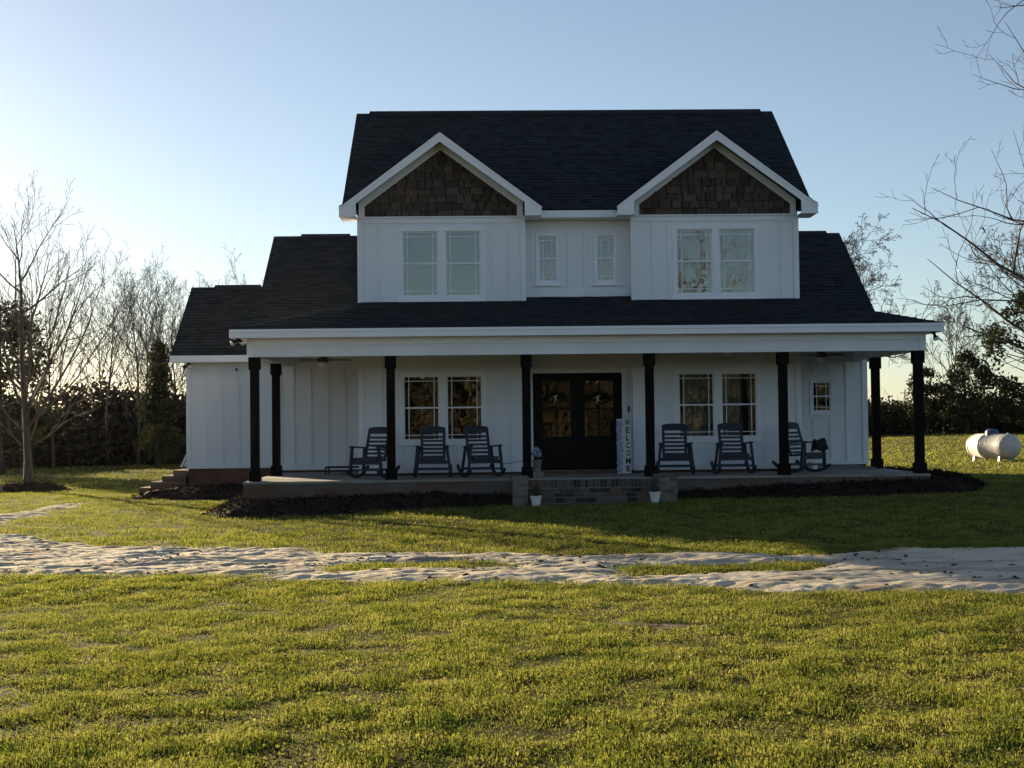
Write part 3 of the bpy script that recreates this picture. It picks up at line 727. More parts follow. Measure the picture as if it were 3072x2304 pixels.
# ---- front gables with shakes
ZA, ZE, HS = 7.97, 6.35, 2.185
for gi, xc in enumerate((-0.787, 5.240)):
    for sg in (-1, 1):
        ef, eb = (xc+sg*HS, 29.46, ZE), (xc+sg*HS, 29.95, ZE)
        rf, rb = (xc, 29.46, ZA), (xc, 32.15, ZA)
        if sg < 0: roof('gable_roof', eb, ef, rb, rf)
        else: roof('gable_roof', ef, eb, rf, rb)
    # rake fascia with boxed returns
    fa = MB()
    for sg in (-1, 1):
        e = xc+sg*(HS+.005)
        poly = [(xc, ZA-.01), (xc, ZA-.215), (xc+sg*(HS-.36), 6.425), (xc+sg*(HS-.36), 6.135), (e, 6.135), (e, ZE-.02)]
        fa.prism(poly, 'y', 29.44, 29.475)
    g = fa.build('rake_fascia', 'trim', H)
    fb = MB()
    for sg in (-1, 1): # narrow drip trim on top of the fascia
        fb.bar((xc, 29.435, ZA-.04), (xc+sg*(HS+.01), 29.435, ZE-.05), .02, .035)
    fb.build('drip_edge', 'trim', g)
    so_ = MB()
    for sg in (-1, 1):
        so_.quad((xc, 29.476, ZA-.115), (xc+sg*HS, 29.476, ZE-.115), (xc+sg*HS, YB, ZE-.115), (xc, YB, ZA-.115))
        so_.box(min(xc+sg*(HS-.36), xc+sg*(HS-.01)), max(xc+sg*(HS-.36), xc+sg*(HS-.01)), 29.476, 30.2, 6.14, 6.155)
        if True:
            so_.box(min(xc+sg*(HS-.012), xc+sg*HS), max(xc+sg*(HS-.012), xc+sg*HS), 29.476, 30.2, 6.14, ZE-.1)
    so_.build('soffit', 'trim', H)
    vt = MB()  # perforated vent strip in the raking soffit
    for sg in (-1, 1):
        k = .12
        while k < HS-.40:
            z = ZA-.12-k*(ZA-ZE)/HS
            vt.hexa([(xc+sg*k, 29.66, z-.004), (xc+sg*(k+.028), 29.66, z-.025), (xc+sg*(k+.028), 29.80, z-.025), (xc+sg*k, 29.80, z-.004),
                     (xc+sg*k, 29.66, z), (xc+sg*(k+.028), 29.66, z-.02), (xc+sg*(k+.028), 29.80, z-.02), (xc+sg*k, 29.80, z)])
            k += .055
    vt.build('soffit_vent', 'shake_back', H)
    # gable wall: backing, raking trim, individual shakes
    z0, zk, zt, hb = 6.17, 6.42, 7.66, 1.67
    bk = MB().prism([(xc-HS+.35, 6.16), (xc+HS-.35, 6.16), (xc+HS-.35, zk+.12), (xc, ZA-.13), (xc-HS+.35, zk+.12)], 'y', YB-.004, YB+.1).build('gable_wall', 'shake_back', H)
    tr = MB()
    for sg in (-1, 1):
        tr.prism([(xc, zt+.20), (xc, zt), (xc+sg*hb, zk), (xc+sg*hb, z0), (xc+sg*(hb+.13), z0), (xc+sg*(hb+.13), zk+.10)], 'y', YB-.05, YB-.003)
    tr.build('gable_trim', 'siding', bk)
    board(bk, xc-hb-.16, xc+hb+.16, 6.165, 6.19, YB, .06, 'ledge_board', 'trim')
    rg = random.Random(40+gi)
    ex = .166; row = 0
    def clip(poly, a, b, c):          # keep a*x + b*z <= c
        out = []
        for i in range(len(poly)):
            p, q = poly[i], poly[(i+1) % len(poly)]
            dp, dq = a*p[0]+b*p[1]-c, a*q[0]+b*q[1]-c
            if dp <= 0: out.append(p)
            if dp*dq < 0:
                t = dp/(dp-dq); out.append((p[0]+(q[0]-p[0])*t, p[1]+(q[1]-p[1])*t))
        return out
    slope = (zt-zk)/hb
    while z0+row*ex < zt-.05:
        zb = z0+row*ex; x = xc-hb-rg.uniform(0, .2)
        while x < xc+hb:
            wd = rg.choice((.12, .16, .19, .22, .26, .31))*rg.uniform(.9, 1.1)
            sag = rg.uniform(-.028, .012) if row else 0
            g_ = .02
            poly = [(x+g_/2, zb+sag+rg.uniform(-.004, .004)), (x+wd-g_/2, zb+sag+rg.uniform(-.004, .004)), (x+wd-g_/2, zb+ex+.03), (x+g_/2, zb+ex+.03)]
            poly = clip(poly, 1, 0, xc+hb); poly = clip(poly, -1, 0, -(xc-hb)) if poly else poly
            # under the two rakes
            if poly: poly = clip(poly, slope, 1, zt+slope*xc+.02)
            if poly: poly = clip(poly, -slope, 1, zt-slope*xc+.02)
            x += wd
            if len(poly) < 3: continue
            zz = [p[1] for p in poly]
            if max(zz)-min(zz) < .02 or max(p[0] for p in poly)-min(p[0] for p in poly) < .03: continue
            th = rg.uniform(.022, .05)
            mb = MB(); n = len(poly); zlo = min(zz)
            fr = [(p[0], YB-.006-th*(1-.75*min(1, (p[1]-zlo)/(ex+.03))), p[1]) for p in poly]
            mb.add(fr+[(p[0], YB-.005, p[1]) for p in poly], [tuple(range(n))]+[((i+1) % n, i, i+n, (i+1) % n+n) for i in range(n)])
            o = mb.build('shake', SHK[rg.randrange(len(SHK))] if 'SHK' in globals() else 'shake', bk)
        row += 1

# ---- eaves, fascia, beam, ceiling
MB().box(1.398, 3.055, 29.86, 29.885, 6.145, 6.30).build('fascia', 'trim', H)
MB().box(1.40, 3.05, 29.886, YC, 6.145, 6.165).build('soffit', 'trim', H)
def fas(q, n='fascia', m='trim'): return MB().box(*q).build(n, m, H, bevel=.004)
fas((-4.98, 9.45, 27.42, 27.45, 3.405, 3.565))
fas((-4.98, -4.95, 27.452, 34.35, 3.405, 3.565)); fas((9.42, 9.45, 27.452, 32.9, 3.405, 3.565))
fas((-4.975, 9.445, 27.405, 27.419, 3.515, 3.578), 'drip_edge')
MB().box(-4.95, 9.42, 27.452, 27.70, 3.405, 3.42).build('soffit', 'trim', H)
MB().box(-4.95, -4.66, 27.701, 34.3, 3.405, 3.42).build('soffit', 'trim', H); MB().box(9.14, 9.42, 27.701, 32.9, 3.405, 3.42).build('soffit', 'trim', H)
MB().box(-4.66, 9.14, 27.72, 27.95, 3.035, 3.40).build('porch_beam', 'siding', H)
MB().box(-4.68, 9.16, 27.695, 27.719, 3.27, 3.404).build('beam_trim', 'trim', H)
for a, b in ((-4.68, -4.56), (9.04, 9.16)): MB().box(a, b, 27.696, 27.7195, 3.035, 3.268).build('beam_trim', 'trim', H)
MB().box(-4.66, -4.43, 27.952, 32.69, 3.035, 3.40).build('porch_beam', 'siding', H)
MB().box(8.91, 9.14, 27.952, 32.19, 3.035, 3.40).build('porch_beam', 'siding', H)
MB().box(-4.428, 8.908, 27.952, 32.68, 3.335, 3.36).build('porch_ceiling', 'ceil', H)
fas((-7.73, -4.99, 34.37, 34.40, 3.25, 3.42)); MB().box(-7.70, -4.85, 34.402, 34.79, 3.25, 3.262).build('soffit', 'trim', H)
# slab
MB().box(-4.75, 9.16, 27.54, 32.72, .47, ZF).build('porch_slab', 'concrete', H, bevel=.012)
MB().box(-4.74, 9.15, 27.555, 32.71, -.5, .469).build('slab_wall', 'slabwall', H)
# posts
def post(x, y):
    p = MB().box(x-.085, x+.085, y-.085, y+.085, ZF, 3.034).build('porch_post', 'post', H, bevel=.006)
    MB().box(x-.112, x+.112, y-.112, y+.112, 2.78, 3.033).build('capital', 'post', p, bevel=.006)
    MB().box(x-.115, x+.115, y-.115, y+.115, ZF+.001, .745).build('plinth', 'post', p, bevel=.006)
for x in (-4.545, -1.79, .97, 3.49, 6.23, 9.025): post(x, 27.83)
post(-4.545, 30.75); post(9.025, 30.85)
MB().box(3.312, 3.345, YC-.022, YC, 1.86, 1.98).build('doorbell', 'black', H)

# ------------------------------------------------------------------ brick steps
_bm = {}
def brick_mesh(mi, mats):
    k = (mi, id(mats))
    if k not in _bm:
        # unit brick with chamfered edges
        c = .06; v = []; mb = MB()
        import itertools
        pts = []
        for sx, sy, sz in itertools.product((-1, 1), repeat=3):
            pts += [(sx*.5, sy*(.5-c*.6), sz*(.5-c)), (sx*(.5-c*.3), sy*.5, sz*(.5-c)), (sx*(.5-c*.3), sy*(.5-c*.6), sz*.5)]
        import bmesh
        bm = bmesh.new()
        for p in pts: bm.verts.new(p)
        bmesh.ops.convex_hull(bm, input=bm.verts)
        me = bpy.data.meshes.new('brick'); bm.to_mesh(me); bm.free()
        me.materials.append(mats[mi]); _bm[k] = me
    return _bm[k]
def brick(parent, x0, x1, y0, y1, z0, z1, mats, rg):
    o = bpy.data.objects.new('brick', brick_mesh(rg.randrange(len(mats)), mats)); COL.objects.link(o)
    o.parent = parent
    if parent.get('_loc') is not None: o.matrix_parent_inverse = Matrix.Translation(parent.location).inverted()
    j = lambda: rg.uniform(-.003, .003)
    o.location = ((x0+x1)/2+j(), (y0+y1)/2+j(), (z0+z1)/2); o.scale = (x1-x0, y1-y0, z1-z0)
    return o
def course_front(parent, x0, x1, yf, z0, h, L, mats, rg, off, depth=.09, gap=.015):
    x = x0-off
    while x < x1-.01:
        a, b = max(x, x0), min(x+L, x1)
        if b-a > .03: brick(parent, a+gap/2, b-gap/2, yf, yf+depth, z0+gap/2, z0+h-gap/2, mats, rg)
        x += L
def course_side(parent, xf, sg, y0, y1, z0, h, L, mats, rg, off, depth=.09, gap=.015):
    y = y0-off
    while y < y1-.01:
        a, b = max(y, y0), min(y+L, y1)
        x0, x1 = (xf, xf+depth) if sg < 0 else (xf-depth, xf)
        if b-a > .03: brick(parent, x0, x1, a+gap/2, b-gap/2, z0+gap/2, z0+h-gap/2, mats, rg)
        y += L
rg = random.Random(77)
ST = thing('brick_steps', 'wide brick front steps with low brick piers leading up to the double doors', 'steps', (2.25, 27.0, 0.04), world=True)
SX0, SX1 = 0.95, 3.50; SY = (26.62, 26.92, 27.22)
core = MB()
for i, (y, zt) in enumerate(zip(SY, (.17, .335, .50))): core.box(SX0+.003, SX1-.003, y+.012, 27.545, -.3+i*.001, zt-.012)
core.build('step_core', 'mortar', ST)
for i, y in enumerate(SY):
    z0 = (.17*i if i else -.02); zt = (.17, .335, .50)[i]
    # rowlock bricks make the nosing, header course underneath on the lowest
    if i == 2:
        course_front(ST, SX0, SX1, y, z0, zt-z0, .076, BRICKS, rg, 0, .30)
    else:
        course_front(ST, SX0, SX1, y, z0, (zt-z0)*.5, .203, BRICKS, rg, .1*i, .1)
        course_front(ST, SX0, SX1, y-.012, z0+(zt-z0)*.5, (zt-z0)*.5, .203, BRICKS, rg, .1-.1*i, .31)
for (a, b) in ((.64, .947), (3.50, 3.855)):
    MB().box(a+.012, b-.012, 26.56, 27.54, -.3, .555).build('pier_core', 'mortar', ST)
    h = .0755
    for c in range(7):
        z0 = .02+c*h
        course_front(ST, a, b, 26.548, z0, h, .203, PIERBRICKS, rg, .1*(c % 2))
        for xf, sg in ((a, -1), (b, 1)): course_side(ST, xf, sg, 26.645, 27.53, z0, h, .203, PIERBRICKS, rg, .1*((c+1) % 2))
    course_side(ST, a-.01, -1, 26.54, 27.53, .02+7*h, .05, .1, PIERBRICKS, rg, 0, b-a+.02)

rg = random.Random(78)
SS = thing('side_steps', 'red-brown brick side steps climbing to the corner of the low wing', 'steps', (-8.0, 35.2, -.15), world=True)
for i, (xa, zt) in enumerate(((-8.60, .115), (-8.31, .263), (-8.02, .41), (-7.74, .547))):
    xb = -7.40
    MB().box(xa+.012, xb, 34.73, 35.9, -.4+.001*i, zt-.012).build('step_core', 'mortar', SS)
    z0 = (-.18, .115, .263, .41)[i]; nrow = 4 if i == 0 else 2; h = (zt-z0)/nrow
    for c in range(nrow):
        course_front(SS, xa, xb, 34.715, z0+c*h, h, .203, REDBRICKS, rg, .1*((c+i) % 2))
        course_side(SS, xa, -1, 34.81, 35.9, z0+c*h, h, .203, REDBRICKS, rg, .1*(c % 2), .28 if c == nrow-1 else .09)

# ------------------------------------------------------------------ rocking chairs
def make_rocker(label):
    t = thing('rocking_chair', label, 'chair', group='rocking chairs on the porch')
    m = 'navy'
    # local axes: x across, -y forward, z up
    bt = Vector((0, .40, 1.06)); bb = Vector((0, .16, .38)); up = (bt-bb).normalized(); nrm = Vector((0, -up.z, up.y))
    def bp(x, s, o=0.0):   # point on the backrest: x across, s along, o out in front
        return bb + Vector((x, 0, 0)) + up*s + nrm*o
    L = (bt-bb).length
    def slab(mb, x0, x1, s0, s1, th=.022, o=0):
        mb.hexa([bp(x0, s0, o-th/2), bp(x1, s0, o-th/2), bp(x1, s0, o+th/2), bp(x0, s0, o+th/2), bp(x0, s1, o-th/2), bp(x1, s1, o-th/2), bp(x1, s1, o+th/2), bp(x0, s1, o+th/2)])
    # crest with a shallow arch
    cr = MB(); n = 12; w = .265
    f = []; b = []
    prof = [(-w, L-.14)]+[(w, L-.14)]
    top = [(w*math.cos(math.pi*k/n) if 0 < k < n else (w if k == 0 else -w), L-.045+.055*math.sin(math.pi*k/n)**.7) for k in range(n+1)]
    poly = prof+top
    k = len(poly)
    cr.add([bp(x, s, -.013) for x, s in poly]+[bp(x, s, .013) for x, s in poly], [tuple(range(k))[::-1], tuple(range(k, 2*k))]+[(i, (i+1) % k, (i+1) % k+k, i+k) for i in range(k)])
    back = cr.build('backrest', m, t)
    for sg in (-1, 1):
        s = MB(); slab(s, min(sg*.205, sg*.265), max(sg*.205, sg*.265), -.02, L-.135, .03); s.build('stile', m, back, bevel=.005)
    n = 6
    for i in range(n):
        s0 = .03+i*(L-.19)/n
        s = MB(); slab(s, -.21, .21, s0, s0+(L-.19)/n-.048, .018); s.build('slat', m, back)
    st = MB()
    st.hexa([(-.27, -.27, .40), (.27, -.27, .40), (.25, .20, .345), (-.25, .20, .345), (-.27, -.27, .43), (.27, -.27, .43), (.25, .20, .375), (-.25, .20, .375)])
    st.box(-.275, .275, -.295, -.265, .365, .435)
    st.build('seat', m, t, bevel=.006)
    for sg in (-1, 1):
        a = MB(); a.bar((sg*.315, -.33, .665), (sg*.29, .27, .63), .085, .03); a.build('armrest', m, t, bevel=.008)
        l = MB(); l.bar((sg*.31, -.26, .655), (sg*.375, -.24, .075), .05, .075, (0, 1, 0)); l.build('leg', m, t, bevel=.006)
        l = MB(); l.bar((sg*.285, .24, .62), (sg*.355, .30, .07), .05, .075, (0, 1, 0)); l.build('leg', m, t, bevel=.006)
        r = MB(); pts = []
        for k in range(11):
            y = -.40+k*.095; pts.append(Vector((sg*.37, y, .028+.19*(y-.03)**2/.25)))
        for k in range(10): r.bar(pts[k], pts[k+1], .05, .055)
        r.build('rocker_runner', m, t)
    MB().bar((-.335, -.25, .325), (.335, -.25, .325), .03, .075).build('stretcher', m, t)
    MB().bar((-.36, .29, .17), (.36, .29, .17), .03, .05).build('stretcher', m, t)
    MB().bar((-.355, -.235, .175), (.355, -.235, .175), .025, .04).build('stretcher', m, t)
    return t
_ch = [(-2.27, 28.75, -.42, 'navy rocking chair turned outward beside the low black pet cot'),
       (-.98, 28.75, .0, 'navy rocking chair under the double window, between two other rockers'),
       (.05, 28.75, .30, 'navy rocking chair beside the pot of blue flowers, angled toward the steps'),
       (4.13, 28.75, -.10, 'navy rocking chair next to the welcome sign'),
       (5.37, 28.75, .02, 'navy rocking chair facing straight out below the curtained window'),
       (6.90, 28.9, .62, 'navy rocking chair half behind a post with a dark cloth on its arm')]
_r0 = None
for x, y, rz, lb in _ch:
    if _r0 is None: t = _r0 = make_rocker(lb)
    else: t = copy_tree(_r0); t['label'] = lb
    t.location = (x, y, ZF+.001); t.rotation_euler = (0, 0, rz)
# cloth on the last chair's arm
rng = np.random.RandomState(2)
mb = MB(); cx, cy, cz = 7.18, 28.68, ZF+.70
u = np.linspace(-.16, .16, 12); v = np.linspace(-1, 1, 14)
vs_ = []
for j, b in enumerate(v):
    for i, a in enumerate(u):
        vs_.append((cx+a*.8+b*.06, cy+.35*a+.02*math.sin(9*a+3*b), cz-.22*abs(b)**1.6+.02*math.sin(17*a+5*b)+.012*math.cos(9*b)))
mb.add(vs_, [(j*12+i, j*12+i+1, (j+1)*12+i+1, (j+1)*12+i) for j in range(13) for i in range(11)])
o = mb.build('folded_cloth', 'cot', smooth=True); o.modifiers.new('s', 'SOLIDIFY').thickness = .02
tag(o, 'dark cloth draped over a rocking chair arm', 'cloth')

# ------------------------------------------------------------------ porch things
t = thing('welcome_sign', 'tall white sign with blue flowers and vertical WELCOME leaning beside the doors', 'sign', (3.14, 29.55, ZF+.001))
t.rotation_euler = (rad(-5.5), 0, 0)
bd = MB().box(-.15, .15, -.012, .012, 0, 1.19).build('board', 'signboard', t, bevel=.003)
def letter(ch, x, z, h, parent):
    cu = bpy.data.curves.new('letter', 'FONT'); cu.body = ch; cu.size = 1; cu.align_x = 'CENTER'; cu.extrude = .02; cu.offset = .03
    ob = bpy.data.objects.new('letter', cu)
    COL.objects.link(ob)
    dg = bpy.context.evaluated_depsgraph_get()
    me = bpy.data.meshes.new_from_object(ob.evaluated_get(dg))
    bpy.data.objects.remove(ob)
    co = np.zeros(len(me.vertices)*3); me.vertices.foreach_get('co', co); co = co.reshape(-1, 3)
    mn, mx_ = co.min(0), co.max(0)
    w = .105 if ch in 'WM' else .082
    co[:, 0] = (co[:, 0]-(mn[0]+mx_[0])/2)/(mx_[0]-mn[0])*w
    co[:, 1] = (co[:, 1]-mn[1])/(mx_[1]-mn[1])*h
    V = np.stack([co[:, 0]+x, -.0145-co[:, 2]*.08, co[:, 1]+z], -1)
    me.vertices.foreach_set('co', V.ravel().astype(np.float32)); me.materials.clear(); me.materials.append(MAT['ink']); me.update()
    link('letter', me, parent)
for i, ch in enumerate('WELCOME'): letter(ch, .085, 1.045-i*.167, .132, t)
def blossom(mb, c, r, rng, n=46, pet=.028):
    for i in range(n):
        d = Vector(rng.normal(size=3)).normalized(); p = Vector(c)+d*r*rng.uniform(.75, 1.05)
        a = d.orthogonal().normalized()*pet; b = d.cross(a)
        mb.quad(p-a, p-b+d*.006, p+a, p+b+d*.006)
rng = np.random.RandomState(12)
for i in range(8):
    mb = MB(); blossom(mb, (-.085+rng.uniform(-.02, .02), -.02, .10+i*.14), .068, rng, 70, .022)
    for q in mb.v: pass
    mb.v = [(x, min(-.013, -.02+(y+.02)*.35), z) for x, y, z in mb.v]
    mb.build('flower', 'petal', t)

def pot(name, label, loc, r0, r1, h, m, cat='pot'):
    t = thing(name, label, cat, loc)
    MB().lathe([(.001, 0), (r0*.97, 0), (r0, .006), (r1, h-.025), (r1*1.09, h-.022), (r1*1.09, h), (r1*.98, h), (r1*.93, h-.05), (.001, h-.05)], n=24).build('vessel', m, t, smooth=False)
    return t
def sprigs(t, h, n, rng, m='darkleaf', spread=.12, z0=.12, leaf=.05):
    mb = MB(); lf = MB()
    for i in range(n):
        a = rng.rand()*6.28; tx, ty = math.cos(a)*spread*rng.rand(), math.sin(a)*spread*rng.rand()
        hh = h*rng.uniform(.6, 1)
        pts = [(tx*.2, ty*.2, z0), (tx*.6, ty*.6, z0+hh*.5), (tx, ty, z0+hh)]
        mb.tube(pts, [.004, .003, .002], 4)
        for k in range(9):
            s = rng.uniform(.2, 1); p = Vector(pts[0]).lerp(Vector(pts[2]), s)
            d = Vector(rng.normal(size=3)); d.z = abs(d.z)*.6; d.normalize(); sd = d.orthogonal().normalized()
            l = leaf*rng.uniform(.6, 1.2)
            lf.quad(p, p+d*l*.5+sd*l*.3, p+d*l, p+d*l*.5-sd*l*.3)
    mb.build('stem', m, t); lf.build('leaves', m, t)
rng = np.random.RandomState(4)
t = pot('planter_pot', 'small white tapered pot by the step pier nearer the blue flower bucket', (1.085, 26.42, float(gz(1.085, 26.42))+.02), .075, .105, .195, 'potwhite'); sprigs(t, .27, 9, rng)
t = pot('planter_pot', 'small white tapered pot by the step pier nearer the welcome sign', (3.39, 26.42, float(gz(3.39, 26.42))+.02), .075, .11, .205, 'potwhite'); sprigs(t, .24, 7, rng)
t = pot('flower_bucket', 'grey bucket of pale blue hydrangea flowers standing behind a porch post beside the doors', (1.20, 28.5, ZF+.10), .075, .10, .25, 'galv')
MB().box(-.12, .12, -.12, .12, -.099, 0).build('block', 'concrete', t, bevel=.01)
sprigs(t, .14, 8, rng, spread=.1, z0=.2)
for k in range(7):
    mb = MB(); a = k*.9; blossom(mb, (.06*math.cos(a)*(k > 0), .06*math.sin(a)*(k > 0), .36+.05*(k % 3)), .055, rng, 60, .02); mb.build('flower', 'petal', t)

t = thing('pet_cot', 'low black raised pet cot on the porch under a ceiling fan', 'cot', (-3.0, 31.25, ZF+.001))
MB().box(-.46, .46, -.30, .30, .155, .165).build('fabric', 'cot', t)
for sx in (-1, 1):
    MB().tube([(sx*.47, -.31, .16), (sx*.47, .31, .16)], .014, 8).build('rail', 'black', t)
    MB().tube([(-.47, sx*.31, .16), (.47, sx*.31, .16)], .014, 8).build('rail', 'black', t)
    for sy in (-1, 1): MB().tube([(sx*.47, sy*.31, .19), (sx*.47, sy*.31, 0)], .017, 8).build('leg', 'black', t)

t = thing('hooked_stick', 'thin dark stick with a curled end leaning by a rocking chair', 'stick', (.60, 29.3, ZF))
MB().tube([(-.12, 0, .02), (-.10, 0, .22), (-.12, .05, .26)], .008, 6).build('stand', 'black', t)
MB().tube([(-.15, .02, .235), (.3, .06, .30), (.36, .06, .315), (.385, .06, .34), (.375, .06, .365), (.35, .06, .365)], .007, 6).build('shaft', 'black', t)
t = pot('bucket', 'pale bucket on the porch behind a rocking chair near the small window', (7.25, 29.6, ZF+.001), .09, .11, .2, 'potwhite', 'bucket')

rng = np.random.RandomState(8)
for xw, zw, lb in ((1.70, 2.18, 'dark leafy wreath with a cream bow on the entry door next to the flower bucket'), (2.64, 2.16, 'dark leafy wreath with a cream bow on the entry door next to the welcome sign')):
    t = thing('door_wreath', lb, 'wreath', (xw, YC+.02, zw-.15), group='wreaths on the doors')
    mb = MB()
    for i in range(190):
        a = rng.uniform(-.25, math.pi+.25); rr = .20+rng.normal()*.035
        p = Vector((math.cos(a)*rr*1.15, rng.uniform(-.04, .005), .12+math.sin(a)*rr*.62))
        d = Vector((rng.normal(), rng.normal()*.4, rng.normal())).normalized(); sd = d.orthogonal().normalized(); l = rng.uniform(.04, .085)
        mb.quad(p, p+d*l*.5+sd*l*.25, p+d*l, p+d*l*.5-sd*l*.25)
    mb.build('leaves', 'wreath', t)
    mb = MB()
    mb.bar((0, -.055, .20), (-.025, -.055, .06), .008, .022, (1, 0, 0)); mb.bar((0, -.055, .2), (.02, -.055, .10), .008, .02, (1, 0, 0)); mb.bar((0, -.055, .2), (-.055, -.05, .175), .010, .022); mb.bar((0, -.055, .2), (.055, -.05, .21), .010, .022)
    mb.build('ribbon', 'ribbon', t)

def fan(x, y, label, rot):
    t = thing('ceiling_fan', label, 'fan', (x, y, 2.92), group='porch ceiling fans')
    MB().lathe([(.001, .0), (.06, .01), (.105, .045), (.115, .085), (.11, .09)], n=20).build('light_bowl', 'opal', t, smooth=True)
    MB().lathe([(.11, .09), (.12, .10), (.12, .18), (.08, .21), (.02, .22), (.02, .36), (.07, .37), (.07, .414), (.001, .414)], n=20).build('motor', 'fan', t, smooth=True)
    for k in range(5):
        a = rot+k*2*math.pi/5; c, s = math.cos(a), math.sin(a)
        mb = MB()
        def P(r, w, z): return (c*r-s*w, s*r+c*w, z)
        mb.hexa([P(.10, -.045, .135), P(.60, -.065, .13), P(.60, .065, .155), P(.10, .045, .155), P(.10, -.045, .142), P(.60, -.065, .137), P(.60, .065, .162), P(.10, .045, .162)])
        mb.build('blade', 'fan', t)
fan(-3.40, 29.95, 'ceiling fan with bowl light over the porch end with the pet cot', .15)
fan(7.57, 29.95, 'ceiling fan with bowl light over the porch end with the small window', .3)
t = thing('ceiling_light', 'round opal light on the porch ceiling above the curtained window', 'lamp', (5.37, 29.2, 3.03))
MB().lathe([(.001, 0), (.07, .012), (.12, .06), (.13, .10)], n=20).build('shade', 'opal', t, smooth=True)
MB().lathe([(.135, .10), (.14, .11), (.05, .15), (.04, .304), (.001, .304)], n=20).build('base', 'fan', t, smooth=True)

def flood(loc, label, heads, up):
    t = thing('floodlight', label, 'floodlight', loc, group='floodlights under the eaves')
    MB().lathe([(.055, 0), (.055, -.03), (.03, -.045), (.001, -.045)], n=16).build('base', 'black', t, smooth=False)
    for (dx, dy, dz) in heads:
        d = Vector((dx, dy, dz)).normalized(); p = Vector((0, 0, -.035)) + Vector((dx, dy, -.3)).normalized()*.045
        h = MB().tube([p-d*.02, p+d*.02, p+d*.05, p+d*.105], [.025, .03, .042, .062], 14).build('head', 'black', t, smooth=False)
        q = p+d*.107
        MB().tube([q, q+d*.018, q+d*.03], [.057, .045, .012], 14).build('lens', 'lens', h, smooth=True)
flood((-4.83, 27.60, 3.404), 'twin floodlight under the porch eave corner nearest the side steps', [(-.75, -.55, -.45), (.75, -.55, -.45)], 0)
flood((9.28, 27.60, 3.404), 'floodlight under the porch eave corner nearest the propane tank', [(.15, -.5, -.8)], 0)
flood((-7.32, 34.62, 3.249), 'floodlight under the wing eave just above the side steps', [(.45, -.7, -.5), (-.6, .3, -.5)], 0)
t = thing('security_camera', 'small black camera on the white wing wall beside the porch', 'camera', (-6.13, 34.78, 3.06))
MB().box(-.02, .02, -.02, .0, -.02, .05).build('bracket', 'black', t); MB().tube([(0, -.02, .02), (.01, -.10, .0)], .024, 10).build('body', 'black', t)

# ------------------------------------------------------------------ propane tank
TX, TY = 15.92, 42.0
t = thing('propane_tank', 'white horizontal propane tank with blue dome lid on the lawn', 'tank', (TX, TY, float(gz(TX, TY))), rad(-80))
R_, L_ = .385, 2.3
prof = [(.001, -L_/2)]+[(R_*math.sin(a), -L_/2+.26*(1-math.cos(a))) for a in (.25, .5, .75, 1.0, 1.25, math.pi/2)]+[(R_, -.302), (R_*1.006, -.30), (R_*1.006, -.27), (R_, -.268), (R_, L_/2-.26)]+[(R_*math.sin(a), L_/2-.26*(1-math.cos(a))) for a in (1.25, 1.0, .75, .5, .25)]+[(.001, L_/2)]
b_ = MB().lathe(prof, n=40).build('body', 'tank', t, smooth=True); b_.rotation_euler = (0, rad(90), 0); b_.location = (0, 0, .09+R_)
d_ = MB().lathe([(.20, -.06), (.20, .06), (.185, .11), (.12, .155), (.001, .165)], n=28).build('dome_lid', 'dome', t, smooth=True); d_.location = (-.05, 0, .09+2*R_-.01)
for sx in (-.72, .72):
    for sy in (-.22, .22):
        MB().hexa([(sx-.03, sy-.05, -.03), (sx+.03, sy-.05, -.03), (sx+.03, sy+.05, -.03), (sx-.03, sy+.05, -.03), (sx-.04, sy*.7-.06, .30), (sx+.04, sy*.7-.06, .30), (sx+.04, sy*.7+.06, .30), (sx-.04, sy*.7+.06, .30)]).build('leg', 'tank', t)
for sx in (-.86, -.12, .16, .86):
    o = MB().lathe([(R_+.003, -.008), (R_+.007, -.008), (R_+.007, .008), (R_+.003, .008)], n=40).build('strap', 'fan', t, smooth=True); o.rotation_euler = (0, rad(90), 0); o.location = (sx, 0, .09+R_)
o = MB().lathe([(.03, 0), (.03, .05), (.001, .055)], n=10).build('lifting_lug', 'tank', t); o.location = (.85, 0, .09+2*R_-.015)

# white stand behind the wing, far utility pole
gx, gy = -12.9, 62.0; g0 = float(gz(gx, gy))
t = thing('play_stand', 'white wooden frame on splayed legs beyond the side steps, by the thicket', 'stand', (gx, gy, g0))
for a, b in (((-.55, 0, 0), (-.10, 0, .95)), ((.55, 0, 0), (.25, 0, .95)), ((-.55, .7, 0), (-.10, .7, .95)), ((.55, .7, 0), (.25, .7, .95))):
    MB().bar(a, b, .09, .09, (0, 1, 0)).build('leg', 'trim', t)
MB().box(-.2, .5, -.05, .75, .93, 1.0).build('platform', 'trim', t)
for x in (-.15, .45): MB().box(x-.04, x+.04, -.04, .04, 1.0, 1.62).build('rail_post', 'trim', t)
MB().box(-.2, .5, -.04, .04, 1.55, 1.63).build('top_rail', 'trim', t)
t = thing('utility_pole', 'distant wooden utility pole with crossarm above the far hedge', 'pole', (88, 280, .2))
MB().tube([(0, 0, 0), (0, 0, 7.2)], [.16, .11], 8).build('shaft', 'pole', t); MB().box(-1.1, 1.1, -.06, .06, 6.5, 6.65).build('crossarm', 'pole', t)

